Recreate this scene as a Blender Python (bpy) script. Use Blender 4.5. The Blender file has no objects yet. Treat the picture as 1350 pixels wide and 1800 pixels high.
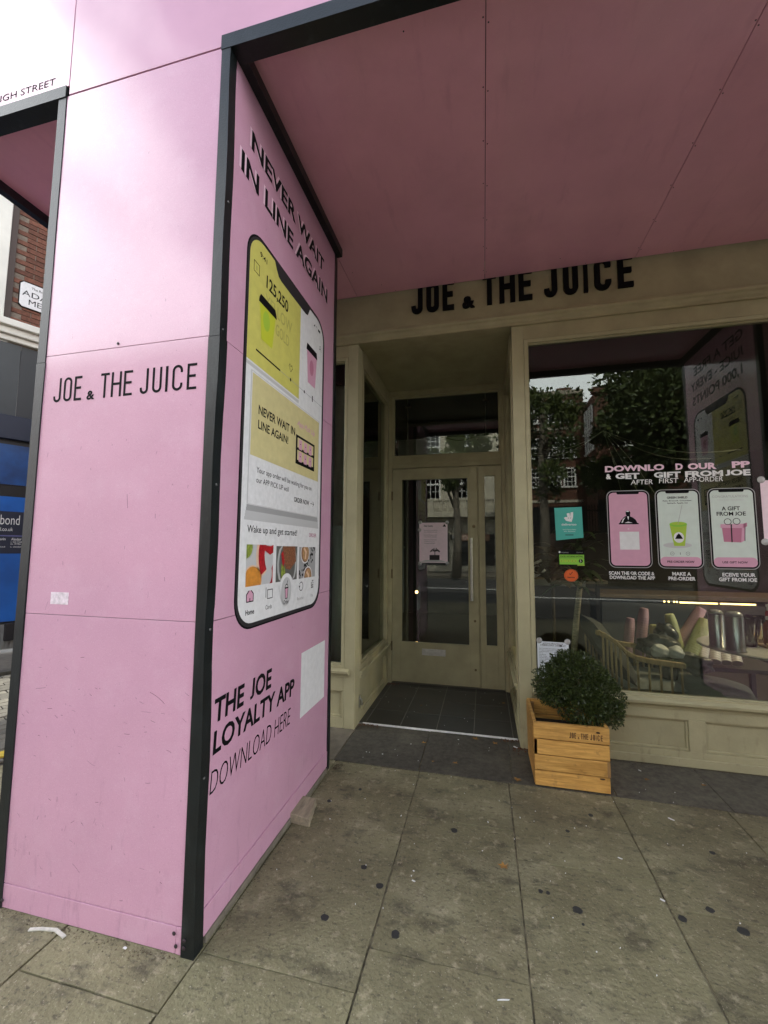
import bpy, bmesh, math, random
from mathutils import Vector, Matrix
R = math.radians
S = bpy.context.scene
COL = S.collection
random.seed(7)

# ------------------------------------------------------------------ camera
H = 1.45
yaw, pit, rol = R(-13.4794), R(5.12138), R(0.32472)
cy, sy, cp, sp, cr, sr = math.cos(yaw), math.sin(yaw), math.cos(pit), math.sin(pit), math.cos(rol), math.sin(rol)
F = Vector((sy*cp, cy*cp, sp)); Rt = Vector((cy, -sy, 0)); U = Rt.cross(F)
RX = cr*Rt + sr*U; UP = -sr*Rt + cr*U
cam = bpy.data.cameras.new('camera'); co = bpy.data.objects.new('camera', cam); COL.objects.link(co)
co.matrix_world = Matrix(((RX.x, UP.x, -F.x, 0), (RX.y, UP.y, -F.y, 0), (RX.z, UP.z, -F.z, H), (0, 0, 0, 1)))
cam.sensor_fit = 'VERTICAL'; cam.sensor_height = 36; cam.sensor_width = 27
cam.lens = 729.72/1800*36; cam.clip_start = .05; cam.clip_end = 600
S.camera = co

# ------------------------------------------------------------------ sky, sun, exposure
SUN_EL, SUN_ROT = R(46), R(12)
W = bpy.data.worlds.new('World'); S.world = W; W.use_nodes = True
nt = W.node_tree; nt.nodes.clear()
def wn(t, **k):
    n = nt.nodes.new(t)
    for a, b in k.items(): setattr(n, a, b)
    return n
out = wn('ShaderNodeOutputWorld'); bg = wn('ShaderNodeBackground')
sky = wn('ShaderNodeTexSky', sky_type='NISHITA', sun_disc=False, sun_elevation=SUN_EL, sun_rotation=SUN_ROT, dust_density=2.0, air_density=1.0)
tc = wn('ShaderNodeTexCoord'); mp = wn('ShaderNodeMapping'); mp.inputs['Scale'].default_value = (1, 1, 2.4)
cn = wn('ShaderNodeTexNoise'); cn.inputs['Scale'].default_value = 2.3; cn.inputs['Detail'].default_value = 7; cn.inputs['Roughness'].default_value = .58
rp = wn('ShaderNodeValToRGB'); rp.color_ramp.elements[0].position = .40; rp.color_ramp.elements[1].position = .60
mx = wn('ShaderNodeMixRGB'); mx.inputs[2].default_value = (18, 18.3, 18.6, 1)
nt.links.new(tc.outputs['Generated'], mp.inputs[0]); nt.links.new(mp.outputs[0], cn.inputs['Vector'])
sx = wn('ShaderNodeSeparateXYZ'); el = wn('ShaderNodeMapRange'); el.inputs['From Min'].default_value = .15; el.inputs['From Max'].default_value = .95; el.inputs['To Min'].default_value = .20; el.inputs['To Max'].default_value = -.16
ad = wn('ShaderNodeMath', operation='ADD')
nt.links.new(tc.outputs['Generated'], sx.inputs[0]); nt.links.new(sx.outputs['Z'], el.inputs[0]); nt.links.new(el.outputs[0], ad.inputs[0]); nt.links.new(cn.outputs['Fac'], ad.inputs[1])
nt.links.new(ad.outputs[0], rp.inputs[0]); nt.links.new(rp.outputs[0], mx.inputs[0])
nt.links.new(sky.outputs[0], mx.inputs[1]); nt.links.new(mx.outputs[0], bg.inputs[0]); nt.links.new(bg.outputs[0], out.inputs[0])
bg.inputs[1].default_value = .12
sl = bpy.data.lights.new('sun', 'SUN'); sl.energy = 3.5; sl.angle = R(1); sl.color = (1, .95, .87)
so = bpy.data.objects.new('sun', sl); COL.objects.link(so)
sd = Vector((math.sin(SUN_ROT)*math.cos(SUN_EL), math.cos(SUN_ROT)*math.cos(SUN_EL), math.sin(SUN_EL)))
so.rotation_euler = sd.to_track_quat('Z', 'Y').to_euler(); so.location = sd*60
S.view_settings.view_transform = 'Standard'; S.view_settings.look = 'None'
S.view_settings.exposure = 1.5; S.view_settings.gamma = 1; S.view_settings.use_curve_mapping = False
S.render.engine = 'CYCLES'; S.cycles.use_denoising = True
S.cycles.max_bounces = 10; S.cycles.transparent_max_bounces = 16; S.cycles.glossy_bounces = 5; S.cycles.diffuse_bounces = 4

# ------------------------------------------------------------------ materials
def mat(name, col, rough=.6, var=0, scale=6, bump=0, bscale=40, metal=0, spec=.5, stretch=(1, 1, 1), col2=None, emit=None, rand=0, coat=0, rvar=0, detail=5):
    m = bpy.data.materials.new(name); m.use_nodes = True
    t = m.node_tree; N = t.nodes; L = t.links
    p = N['Principled BSDF']; p.inputs['Roughness'].default_value = rough; p.inputs['Metallic'].default_value = metal
    p.inputs['Specular IOR Level'].default_value = spec
    c = (*col, 1); p.inputs['Base Color'].default_value = c
    if coat: p.inputs['Coat Weight'].default_value = 1; p.inputs['Coat Roughness'].default_value = coat; p.inputs['Coat IOR'].default_value = 1.43
    if emit: p.inputs['Emission Color'].default_value = (*emit[:3], 1); p.inputs['Emission Strength'].default_value = emit[3]
    if var or bump or rand or rvar:
        tc = N.new('ShaderNodeTexCoord'); mp = N.new('ShaderNodeMapping'); mp.inputs['Scale'].default_value = stretch
        oi = N.new('ShaderNodeObjectInfo')
        add = N.new('ShaderNodeVectorMath'); add.operation = 'ADD'; mul = N.new('ShaderNodeVectorMath'); mul.operation = 'SCALE'
        mul.inputs['Scale'].default_value = 17.0
        cx = N.new('ShaderNodeCombineXYZ'); L.new(oi.outputs['Random'], cx.inputs[0]); L.new(oi.outputs['Random'], cx.inputs[1])
        L.new(cx.outputs[0], mul.inputs[0]); L.new(tc.outputs['Object'], add.inputs[0]); L.new(mul.outputs[0], add.inputs[1]); L.new(add.outputs[0], mp.inputs[0])
        last = None
        if var:
            n = N.new('ShaderNodeTexNoise'); n.inputs['Scale'].default_value = scale; n.inputs['Detail'].default_value = detail; n.inputs['Roughness'].default_value = .6
            L.new(mp.outputs[0], n.inputs['Vector'])
            r = N.new('ShaderNodeValToRGB'); e = r.color_ramp.elements
            e[0].position = .32; e[1].position = .68
            a = col2 or tuple(x*(1-var) for x in col); b = col if col2 else tuple(min(1, x*(1+var*.6)) for x in col)
            e[0].color = (*a, 1); e[1].color = (*b, 1)
            L.new(n.outputs['Fac'], r.inputs[0]); last = r.outputs[0]
            if rvar:
                mr = N.new('ShaderNodeMapRange'); mr.inputs['To Min'].default_value = rough-rvar; mr.inputs['To Max'].default_value = rough+rvar
                L.new(n.outputs['Fac'], mr.inputs[0]); L.new(mr.outputs[0], p.inputs['Roughness'])
        if rand:
            hs = N.new('ShaderNodeHueSaturation'); mr = N.new('ShaderNodeMapRange')
            mr.inputs['To Min'].default_value = 1-rand; mr.inputs['To Max'].default_value = 1+rand
            L.new(oi.outputs['Random'], mr.inputs[0]); L.new(mr.outputs[0], hs.inputs['Value'])
            if last: L.new(last, hs.inputs['Color'])
            else: hs.inputs['Color'].default_value = c
            last = hs.outputs[0]
        if last: L.new(last, p.inputs['Base Color'])
        if bump:
            n2 = N.new('ShaderNodeTexNoise'); n2.inputs['Scale'].default_value = bscale; n2.inputs['Detail'].default_value = 4
            L.new(mp.outputs[0], n2.inputs['Vector'])
            bp = N.new('ShaderNodeBump'); bp.inputs['Strength'].default_value = bump; bp.inputs['Distance'].default_value = .01
            L.new(n2.outputs['Fac'], bp.inputs['Height']); L.new(bp.outputs[0], p.inputs['Normal'])
    return m

def overlay(m, col, scale, lo, hi, fac=.6, stretch=(1, 1, 1), detail=6, zband=None):
    """lay a second patchy colour (dirt, scuffs, stains) over a material's base colour"""
    t = m.node_tree; N = t.nodes; L = t.links; p = N['Principled BSDF']
    ge = N.new('ShaderNodeNewGeometry'); mp = N.new('ShaderNodeMapping'); mp.inputs['Scale'].default_value = stretch
    n = N.new('ShaderNodeTexNoise'); n.inputs['Scale'].default_value = scale; n.inputs['Detail'].default_value = detail; n.inputs['Roughness'].default_value = .65
    L.new(ge.outputs['Position'], mp.inputs[0]); L.new(mp.outputs[0], n.inputs['Vector'])
    mr = N.new('ShaderNodeMapRange'); mr.inputs['From Min'].default_value = lo; mr.inputs['From Max'].default_value = hi; mr.inputs['To Max'].default_value = fac
    L.new(n.outputs['Fac'], mr.inputs[0]); f = mr.outputs[0]
    if zband:
        sx = N.new('ShaderNodeSeparateXYZ'); L.new(ge.outputs['Position'], sx.inputs[0])
        z = N.new('ShaderNodeMapRange'); z.inputs['From Min'].default_value = zband[0]; z.inputs['From Max'].default_value = zband[1]
        z.inputs['To Min'].default_value = 1; z.inputs['To Max'].default_value = zband[2] if len(zband) > 2 else 0
        L.new(sx.outputs['Z'], z.inputs[0])
        mu = N.new('ShaderNodeMath'); mu.operation = 'MULTIPLY'; L.new(f, mu.inputs[0]); L.new(z.outputs[0], mu.inputs[1]); f = mu.outputs[0]
    mx = N.new('ShaderNodeMixRGB'); mx.inputs[2].default_value = (*col, 1); L.new(f, mx.inputs[0])
    b = p.inputs['Base Color']
    if b.is_linked:
        src = b.links[0].from_socket; L.new(src, mx.inputs[1])
    else: mx.inputs[1].default_value = b.default_value
    L.new(mx.outputs[0], b)
    return m

def glass(name, tint, ior=1.45, rough=0.0):
    m = bpy.data.materials.new(name); m.use_nodes = True; t = m.node_tree; N = t.nodes; L = t.links
    N.remove(N['Principled BSDF']); o = N['Material Output']
    tr = N.new('ShaderNodeBsdfTransparent'); tr.inputs[0].default_value = (*tint, 1)
    gl = N.new('ShaderNodeBsdfGlossy'); gl.inputs['Roughness'].default_value = rough; gl.inputs[0].default_value = (.97, 1, .98, 1)
    fr = N.new('ShaderNodeFresnel'); fr.inputs['IOR'].default_value = ior
    mx = N.new('ShaderNodeMixShader'); L.new(fr.outputs[0], mx.inputs[0]); L.new(tr.outputs[0], mx.inputs[1]); L.new(gl.outputs[0], mx.inputs[2]); L.new(mx.outputs[0], o.inputs[0])
    return m

PINKC = (.58, .315, .43)
pink = mat('pink_panel', PINKC, .45, .05, 3, .05, 500, coat=.13, spec=.25)
overlay(pink, (.30, .15, .22), 9, .57, .75, .5, (3, 3, .7), zband=(.02, .75, .06))
overlay(pink, (.24, .12, .17), 60, .68, .73, .7, (1, 1, .5))
overlay(pink, (.66, .44, .55), 5, .52, .8, .35)
overlay(pink, (.72, .52, .62), 330, .60, .66, .35, (1, 1, 1), 2)
overlay(pink, (.36, .18, .27), 280, .62, .68, .35, (1, 1, 1), 2)
pink_s = mat('pink_soffit_brightened', (.72, .36, .46), .5, .06, 2.5, .05, 300, spec=.3, coat=.16)  # same cladding as the panels, colour raised to brighten the underside
overlay(pink_s, (.50, .24, .31), 2.2, .5, .75, .3)
overlay(pink_s, (.42, .2, .26), 5, .58, .75, .25, (3, .5, 1))
overlay(pink_s, (.75, .5, .56), 90, .66, .71, .4, (1, 1, 1), 3)
trim = mat('black_trim', (.008, .011, .012), .38, .3, 9, .08, 120, spec=.42)
overlay(trim, (.04, .047, .047), 14, .55, .75, .5, (1, 1, .3))
KH = (.40, .368, .222)
khaki = mat('khaki_paint', KH, .5, .10, 5, .12, 60, spec=.4)
overlay(khaki, (.11, .09, .05), 7, .57, .78, .6, (2.5, 2.5, .8), zband=(.02, .5, .2))
overlay(khaki, (.36, .33, .24), 3, .55, .8, .3)
khaki_d = mat('khaki_paint_dark', (.36, .322, .190), .5, .15, 5, .12, 60, spec=.4)  # same khaki, slightly darker, for fascia, lobby and door
stone = mat('york_stone', (.222, .204, .112), .8, .35, 2.2, .6, 70, rand=.13, detail=9, col2=(.142, .126, .068))
overlay(stone, (.33, .305, .19), 2.3, .50, .72, .65, (1, 1.6, 1), 10)
overlay(stone, (.105, .078, .044), 1.1, .47, .68, .55, (1, 1, 1), 10)
overlay(stone, (.045, .038, .025), 4.5, .54, .66, .65, (1, 1.7, 1), 10)
overlay(stone, (.40, .35, .23), 19, .55, .68, .6, (1, 1, 1), 8)
overlay(stone, (.06, .05, .032), 34, .55, .66, .65, (1, 1.5, 1), 6)
overlay(stone, (.035, .03, .022), 95, .63, .69, .7, (1, 1, 1), 3)
overlay(stone, (.50, .45, .33), 120, .63, .70, .6, (1, 1, 1), 3)
joint = mat('joint_mortar', (.26, .225, .14), .9, .5, 22, .6, 60, col2=(.045, .036, .024))
granite = mat('dark_granite', (.105, .095, .070), .78, .3, 25, .3, 160, rand=.16, col2=(.048, .043, .033))
overlay(granite, (.17, .155, .11), 2.5, .50, .74, .6, detail=10)
overlay(granite, (.022, .022, .02), 60, .58, .68, .6, detail=4)
overlay(granite, (.10, .10, .092), 170, .60, .68, .55, (1, 1, 1), 2)
concrete = mat('pale_concrete', (.16, .14, .105), .85, .25, 12, .3, 90)
tile = mat('slate_tile', (.046, .044, .038), .48, .25, 8, .1, 60, rand=.2, rvar=.1)
overlay(tile, (.09, .085, .075), 30, .64, .74, .5)
grout = mat('tile_grout', (.24, .23, .20), .9)
white_m = mat('white_strip', (.78, .78, .75), .5, .2, 20)
gum = mat('old_gum', (.03, .03, .028), .7, .2, 50)
wood = mat('planter_wood', (.76, .44, .125), .5, .55, 5, .15, 60, stretch=(1.2, 10, 14), col2=(.46, .235, .055), rand=.10, spec=.35)
overlay(wood, (.16, .085, .03), 14, .58, .72, .6)
overlay(wood, (.30, .17, .06), 4, .5, .75, .6, (1, 1, 2))
wood_i = mat('planter_wood_inside', (.30, .17, .06), .7, .3, 8, .2, 40)
burn = mat('burnt_letter', (.12, .055, .02), .8)
soil = mat('soil', (.018, .013, .009), .95, .5, 30, .8, 60)
box_leaf = mat('box_leaf', (.068, .095, .022), .32, .55, 60, rand=0, spec=.42, col2=(.008, .016, .004))
bark = mat('bark', (.13, .10, .065), .9, .5, 14, .6, 40, stretch=(1, 1, .3))
steel = mat('brushed_steel', (.52, .52, .50), .32, .1, 40, metal=1)
brass = mat('dull_brass', (.18, .14, .08), .45, metal=1)
glass_m = glass('shop_glass', (.74, .78, .74), 1.56)
glass_d = glass('door_glass', (.70, .74, .70), 1.56)
blk = mat('black_print', (.007, .007, .008), .6, spec=.06)
blk2 = mat('dark_grey_print', (.028, .026, .028), .5, spec=.2)
wht = mat('white_print', (.72, .72, .72), .38, .08, 30)
gry = mat('grey_print', (.50, .50, .50), .4)
gry2 = mat('mid_grey_print', (.34, .34, .34), .4)
yel = mat('yellow_print', (.58, .54, .13), .38, .08, 20)
yel2 = mat('pale_yellow_print', (.60, .53, .26), .38, .08, 20)
yel3 = mat('cup_yellow_print', (.52, .56, .04), .38)
yel4 = mat('olive_print', (.40, .37, .09), .38)
pk = mat('pink_print', (.62, .33, .44), .38, .05, 20)
pk2 = mat('deep_pink_print', (.46, .17, .26), .38)
pkl = mat('pale_pink_print', (.74, .52, .62), .38)
orange_p = mat('orange_print', (.62, .25, .04), .4, .2, 40); red_p = mat('red_print', (.42, .012, .02), .4, .4, 60)
peach = mat('peach_print', (.70, .48, .33), .4); brown_p = mat('brown_print', (.25, .10, .05), .4, .6, 90)
green_p = mat('green_print', (.25, .32, .05), .4, .5, 60); lime = mat('lime_print', (.36, .52, .05), .4)
plate = mat('plate_print', (.42, .43, .42), .4); dkplate = mat('dark_plate_print', (.12, .12, .11), .4); coffee = mat('coffee_print', (.42, .24, .10), .4, .4, 30)
teal = mat('teal_print', (.055, .36, .30), .4); hyg = mat('hygiene_green_print', (.22, .52, .05), .4); karma = mat('orange_red_print', (.62, .11, .02), .4)
mint = mat('mint_white_print', (.58, .66, .60), .38, .05, 20)
paper_w = mat('white_paper', (.70, .74, .78), .6); paper_p = mat('pink_paper', (.80, .64, .70), .6, .06, 30)
clear_cup = mat('clear_suction_cup', (.70, .70, .68), .12, spec=.8); clear_cup.node_tree.nodes['Principled BSDF'].inputs['Alpha'].default_value = .45
sticker = mat('torn_sticker', (.72, .62, .68), .6, .3, 60, .3, 80)

# ------------------------------------------------------------------ mesh helpers
class MB:
    def __init__(s): s.v = []; s.f = []; s.m = []; s.k = 0
    def face(s, pts, k=None):
        n = len(s.v); s.v += [tuple(p) for p in pts]; s.f.append(tuple(range(n, n+len(pts)))); s.m.append(s.k if k is None else k); return s
    def box(s, x0, x1, y0, y1, z0, z1, k=None):
        n = len(s.v)
        s.v += [(x0, y0, z0), (x1, y0, z0), (x1, y1, z0), (x0, y1, z0), (x0, y0, z1), (x1, y0, z1), (x1, y1, z1), (x0, y1, z1)]
        for f in ((0, 3, 2, 1), (4, 5, 6, 7), (0, 1, 5, 4), (1, 2, 6, 5), (2, 3, 7, 6), (3, 0, 4, 7)):
            s.f.append(tuple(n+i for i in f)); s.m.append(s.k if k is None else k)
        return s
    def hexa(s, p, k=None):
        n = len(s.v); s.v += [tuple(q) for q in p]
        for f in ((0, 3, 2, 1), (4, 5, 6, 7), (0, 1, 5, 4), (1, 2, 6, 5), (2, 3, 7, 6), (3, 0, 4, 7)):
            s.f.append(tuple(n+i for i in f)); s.m.append(s.k if k is None else k)
        return s
    def prism(s, pts, d, k=None):
        """extrude a flat polygon (3D points) by vector d"""
        d = Vector(d); a = [Vector(p) for p in pts]; b = [p+d for p in a]; n = len(s.v); c = len(a)
        s.v += [tuple(p) for p in a+b]; kk = s.k if k is None else k
        s.f.append(tuple(range(n+c-1, n-1, -1))); s.f.append(tuple(range(n+c, n+2*c))); s.m += [kk, kk]
        for i in range(c):
            j = (i+1) % c; s.f.append((n+i, n+j, n+c+j, n+c+i)); s.m.append(kk)
        return s
    def tube(s, path, rad, seg=8, caps=True, k=None):
        P = [Vector(p) for p in path]; n0 = len(s.v); kk = s.k if k is None else k
        rr = rad if isinstance(rad, (list, tuple)) else [rad]*len(P)
        prev = None
        for i, p in enumerate(P):
            t = (P[min(i+1, len(P)-1)]-P[max(i-1, 0)]).normalized()
            a = (prev - t*prev.dot(t)) if prev is not None else (Vector((0, 0, 1)) if abs(t.z) < .9 else Vector((1, 0, 0))).cross(t)
            a.normalize(); prev = a; b = t.cross(a)
            for j in range(seg):
                g = 2*math.pi*j/seg; s.v.append(tuple(p+(a*math.cos(g)+b*math.sin(g))*rr[i]))
        for i in range(len(P)-1):
            for j in range(seg):
                q = n0+i*seg; s.f.append((q+j, q+(j+1) % seg, q+seg+(j+1) % seg, q+seg+j)); s.m.append(kk)
        if caps:
            s.f.append(tuple(n0+j for j in range(seg-1, -1, -1))); s.f.append(tuple(n0+(len(P)-1)*seg+j for j in range(seg))); s.m += [kk, kk]
        return s
    def lathe(s, prof, c=(0, 0, 0), seg=20, k=None, axis=None):
        n0 = len(s.v); kk = s.k if k is None else k
        M = (Vector((0, 0, 1)).rotation_difference(Vector(axis)).to_matrix() if axis else Matrix.Identity(3)); c = Vector(c)
        for r, z in prof:
            for j in range(seg):
                g = 2*math.pi*j/seg; s.v.append(tuple(c+M@Vector((r*math.cos(g), r*math.sin(g), z))))
        for i in range(len(prof)-1):
            for j in range(seg):
                q = n0+i*seg; s.f.append((q+j, q+(j+1) % seg, q+seg+(j+1) % seg, q+seg+j)); s.m.append(kk)
        s.f.append(tuple(n0+j for j in range(seg-1, -1, -1))); s.f.append(tuple(n0+(len(prof)-1)*seg+j for j in range(seg))); s.m += [kk, kk]
        return s
    def build(s, name, mats, parent=None, smooth=False, bevel=0, local=False, loc=None):
        me = bpy.data.meshes.new(name)
        o0 = Vector((0, 0, 0))
        if loc is not None: o0 = Vector(loc)
        elif parent is not None and not local: o0 = org(parent)
        me.from_pydata([(x-o0.x, y-o0.y, z-o0.z) for x, y, z in s.v], [], s.f)
        for m in (mats if isinstance(mats, (list, tuple)) else [mats]): me.materials.append(m)
        me.polygons.foreach_set('material_index', s.m)
        if smooth: me.polygons.foreach_set('use_smooth', [True]*len(me.polygons))
        me.update()
        ob = bpy.data.objects.new(name, me); COL.objects.link(ob)
        if loc is not None: ob.location = (Vector(loc)-org(parent)) if parent is not None else loc
        if parent is not None: ob.parent = parent
        if bevel:
            b = ob.modifiers.new('edge', 'BEVEL'); b.width = bevel; b.segments = 2; b.limit_method = 'ANGLE'; b.angle_limit = R(40)
        return ob
def org(o):
    v = Vector((0, 0, 0))
    while o is not None: v += Vector(o.location); o = o.parent
    return v
def tag(o, label=None, cat=None, group=None, kind=None):
    if label: o['label'] = label
    if cat: o['category'] = cat
    if group: o['group'] = group
    if kind: o['kind'] = kind
    return o
def thing(name, label, cat, loc=(0, 0, 0), group=None):
    o = bpy.data.objects.new(name, None); COL.objects.link(o); o.location = loc; o.empty_display_size = .1
    return tag(o, label, cat, group)
def box(name, m, parent, x0, x1, y0, y1, z0, z1, bevel=0, kind=None):
    o = MB().box(x0, x1, y0, y1, z0, z1).build(name, m, parent, bevel=bevel)
    if kind: o['kind'] = kind
    return o
def copy_tree(o, parent=None):
    c = o.copy(); COL.objects.link(c)
    if parent is not None: c.parent = parent
    for ch in list(o.children): copy_tree(ch, c)
    return c

# ------------------------------------------------------------------ flat print: text and shapes on a plane
_tc = {}
def text2d(s, bold=0.0, shear=0.0):
    key = (s, bold, shear)
    if key in _tc: return _tc[key]
    cu = bpy.data.curves.new('t', 'FONT'); cu.body = s; cu.resolution_u = 3; cu.offset = bold; cu.shear = shear; cu.fill_mode = 'BOTH'
    ob = bpy.data.objects.new('t', cu); COL.objects.link(ob)
    dg = bpy.context.evaluated_depsgraph_get(); ev = ob.evaluated_get(dg); me = ev.to_mesh()
    v = [(p.co.x, p.co.y) for p in me.vertices]; f = [tuple(q.vertices) for q in me.polygons]
    ev.to_mesh_clear(); bpy.data.objects.remove(ob); bpy.data.curves.remove(cu)
    x0 = min((p[0] for p in v), default=0); x1 = max((p[0] for p in v), default=1)
    par = list(range(len(v)))
    def fd(i):
        while par[i] != i: par[i] = par[par[i]]; i = par[i]
        return i
    for q in f:
        for j in q[1:]: par[fd(q[0])] = fd(j)
    grp = {}
    for i in range(len(v)): grp.setdefault(fd(i), []).append(i)
    for g_ in grp.values():                      # capitals stand on the baseline
        lo, hi = min(v[i][1] for i in g_), max(v[i][1] for i in g_)
        if lo < -.05 and hi > .6:
            for i in g_: v[i] = (v[i][0], (v[i][1]-lo)*hi/(hi-lo))
    _tc[key] = (v, f, x0, x1); return _tc[key]
_hv = text2d('H'); CAP = max(p[1] for p in _hv[0])

def strip_faces(L_, R_, closed=False):
    n = len(L_); out = []
    for i in range(n if closed else n-1):
        j = (i+1) % n; out.append([L_[i], R_[i], R_[j], L_[j]])
    return out
def stroke(path, t):
    L_, R_ = [], []; n = len(path)
    for i in range(n):
        p = Vector(path[i]); a = Vector(path[max(i-1, 0)]); b = Vector(path[min(i+1, n-1)])
        d1 = (p-a).normalized() if i > 0 else (b-p).normalized(); d2 = (b-p).normalized() if i < n-1 else d1
        nrm = Vector((-(d1+d2).y, (d1+d2).x)).normalized(); c = max(.5, nrm.dot(Vector((-d1.y, d1.x))))
        L_.append(tuple(p+nrm*t/2/c)); R_.append(tuple(p-nrm*t/2/c))
    return strip_faces(L_, R_)
def arc(cx, cy_, r, a0, a1, n=8): return [(cx+r*math.cos(R(a0+(a1-a0)*i/n)), cy_+r*math.sin(R(a0+(a1-a0)*i/n))) for i in range(n+1)]
def glyph(ch, w, h, t):
    q = t/2; r = w/2-q
    def rc(a, b, c, d): return [[(a, c), (b, c), (b, d), (a, d)]]
    if ch == 'I': return rc(0, w, 0, h)
    if ch == 'T': return rc(0, w, h-t, h)+rc(w/2-q, w/2+q, 0, h-t)
    if ch == 'H': return rc(0, t, 0, h)+rc(w-t, w, 0, h)+rc(t, w-t, h*.52-q, h*.52+q)
    if ch == 'E': return rc(0, t, 0, h)+rc(t, w, 0, t)+rc(t, w*.9, h*.52-q, h*.52+q)+rc(t, w, h-t, h)
    if ch == 'O':
        c = arc(w/2, h-q-r, r, 0, 180)+arc(w/2, q+r, r, 180, 360); n = len(c); L_, R_ = [], []
        for i in range(n):
            d = (Vector(c[(i+1) % n])-Vector(c[i-1])).normalized(); nn = Vector((-d.y, d.x)); L_.append(tuple(Vector(c[i])+nn*q)); R_.append(tuple(Vector(c[i])-nn*q))
        return strip_faces(L_, R_, True)
    if ch == 'U': return stroke([(q, h)]+arc(w/2, q+r, r, 180, 360)+[(w-q, h)], t)
    if ch == 'J': return stroke([(q*.9, h*.26)]+arc(w/2, q+r, r, 180, 360)+[(w-q, h)], t)
    if ch == 'C': return stroke([(w-q, h*.70)]+arc(w/2, h-q-r, r, 0, 180)+arc(w/2, q+r, r, 180, 360)+[(w-q, h*.30)], t)
    if ch == '&':
        v, f, a, b = text2d('&', .035); k = w/(b-a); kv = h/CAP
        return [[((v[i][0]-a)*k, v[i][1]*kv) for i in q_] for q_ in f]
LOGO = [('J', 0, .056), ('O', .075, .137), ('E', .155, .211), ('&', .25, .31), ('T', .348, .41), ('H', .425, .497), ('E', .513, .574), ('J', .627, .683), ('U', .71, .773), ('I', .797, .814), ('C', .842, .91), ('E', .938, 1.0)]
def logo_polys(W_, h, tk=.125):
    out = []
    for ch, a, b in LOGO:
        hh = h*(.34 if ch == '&' else 1)
        w = (b-a)*W_; t = w if ch == 'I' else h*tk
        out.append((ch, [[(x+a*W_, y) for x, y in f] for f in glyph(ch, w, hh, t)]))
    return out

class Art:
    """flat print: polygons laid on a plane, each layer a hair above the one below"""
    def __init__(s, o, u, v, step=.0005):
        s.o = Vector(o); s.u = Vector(u); s.v_ = Vector(v); s.n = s.u.cross(s.v_); s.step = step; s.mb = MB(); s.mats = []; s.clip = None
    def P(s, x, y, l):
        if s.clip:
            x = min(max(x, s.clip[0]), s.clip[1]); y = min(max(y, s.clip[2]), s.clip[3])
        return s.o+s.u*x+s.v_*y+s.n*(l*s.step)
    def mi(s, m):
        if m not in s.mats: s.mats.append(m)
        return s.mats.index(m)
    def poly(s, pts, m, l=1): s.mb.face([s.P(x, y, l) for x, y in pts], s.mi(m)); return s
    def polys(s, ps, m, l, dx=0, dy=0):
        for p in ps: s.poly([(x+dx, y+dy) for x, y in p], m, l)
    def rect(s, a, b, c, d, m, l=1): return s.poly([(a, c), (b, c), (b, d), (a, d)], m, l)
    def rr(s, a, b, c, d, r, m, l=1):
        return s.poly(arc(b-r, d-r, r, 0, 90)+arc(a+r, d-r, r, 90, 180)+arc(a+r, c+r, r, 180, 270)+arc(b-r, c+r, r, 270, 360), m, l)
    def ell(s, x, y, rx, ry, m, l=1, n=20): return s.poly([(x+rx*math.cos(2*math.pi*i/n), y+ry*math.sin(2*math.pi*i/n)) for i in range(n)], m, l)
    def line(s, pts, t, m, l=1): s.polys(stroke(pts, t), m, l); return s
    def ring(s, x, y, r, t, m, l=1, a0=0, a1=360): return s.line(arc(x, y, r, a0, a1, 18), t, m, l)
    def text(s, st, x, y, h, m, l=1, w=None, bold=.0, shear=0.0, align='l', cond=.8):
        """cap height h, baseline y, width w (or natural x cond)"""
        v, f, a, b = text2d(st, bold, shear); kv = h/CAP; k = w/(b-a) if w else kv*cond
        ww = (b-a)*k; x0 = x-(ww/2 if align == 'c' else ww if align == 'r' else 0)
        base = len(s.mb.v); s.mb.v += [tuple(s.P(x0+(p[0]-a)*k, y+p[1]*kv, l)) for p in v]; i = s.mi(m)
        for q in f: s.mb.f.append(tuple(base+j for j in q)); s.mb.m.append(i)
        return s
    def logo(s, x, y, W_, h, m, l=1, tk=.125):
        for ch, ps in logo_polys(W_, h, tk): s.polys(ps, m, l, x, y)
    def build(s, name, parent=None): return s.mb.build(name, s.mats, parent)
    def slab(s, a, b, c, d, th, m):
        """a thin sheet of paper or film with real thickness behind the print"""
        p = [s.P(a, c, 0), s.P(b, c, 0), s.P(b, d, 0), s.P(a, d, 0)]; q = [x-s.n*th for x in p]
        s.mb.hexa([*q, *p], s.mi(m)); return s

# ================================================================== SETTING: ground
LOBX0, LOBX1, FY, DY = -1.04, .24, 3.34, 4.57
g = MB(); g.face([(-300, -300, -.16), (300, -300, -.16), (300, 300, -.16), (-300, 300, -.16)])
asph = mat('asphalt', (.045, .045, .046), .85, .25, 3, .4, 80)
tag(g.build('ground', mat('ground_earth', (.08, .075, .065), .9, .2, 2)), kind='structure')
tag(box('road', asph, None, -60, 60, -14, -2.75, -.155, -.13), kind='structure')
for y in (-8.3, -8.1): tag(box('road_marking', white_m, None, -60, 60, y-.05, y+.05, -.1299, -.126), kind='structure')
pav = tag(box('pavement', joint, None, -3.15, 9, -2.6, 3.47, -.15, -.0065), kind='structure')
opp = tag(box('opposite_pavement', concrete, None, -60, 60, -20, -14.15, -.155, 0), kind='structure')
tag(box('opposite_kerb', granite, None, -60, 60, -14.15, -14, -.155, .002), kind='structure')
tag(box('kerb', granite, None, -3.15, 9, -2.75, -2.6, -.155, .0), kind='structure')
rnd = random.Random(3)
cols = [-3.15, -2.72, -2.15, -1.58, -1.012, -.43, .13, .715, 1.30, 1.88, 2.45, 3.05, 3.65, 4.25]
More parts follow.
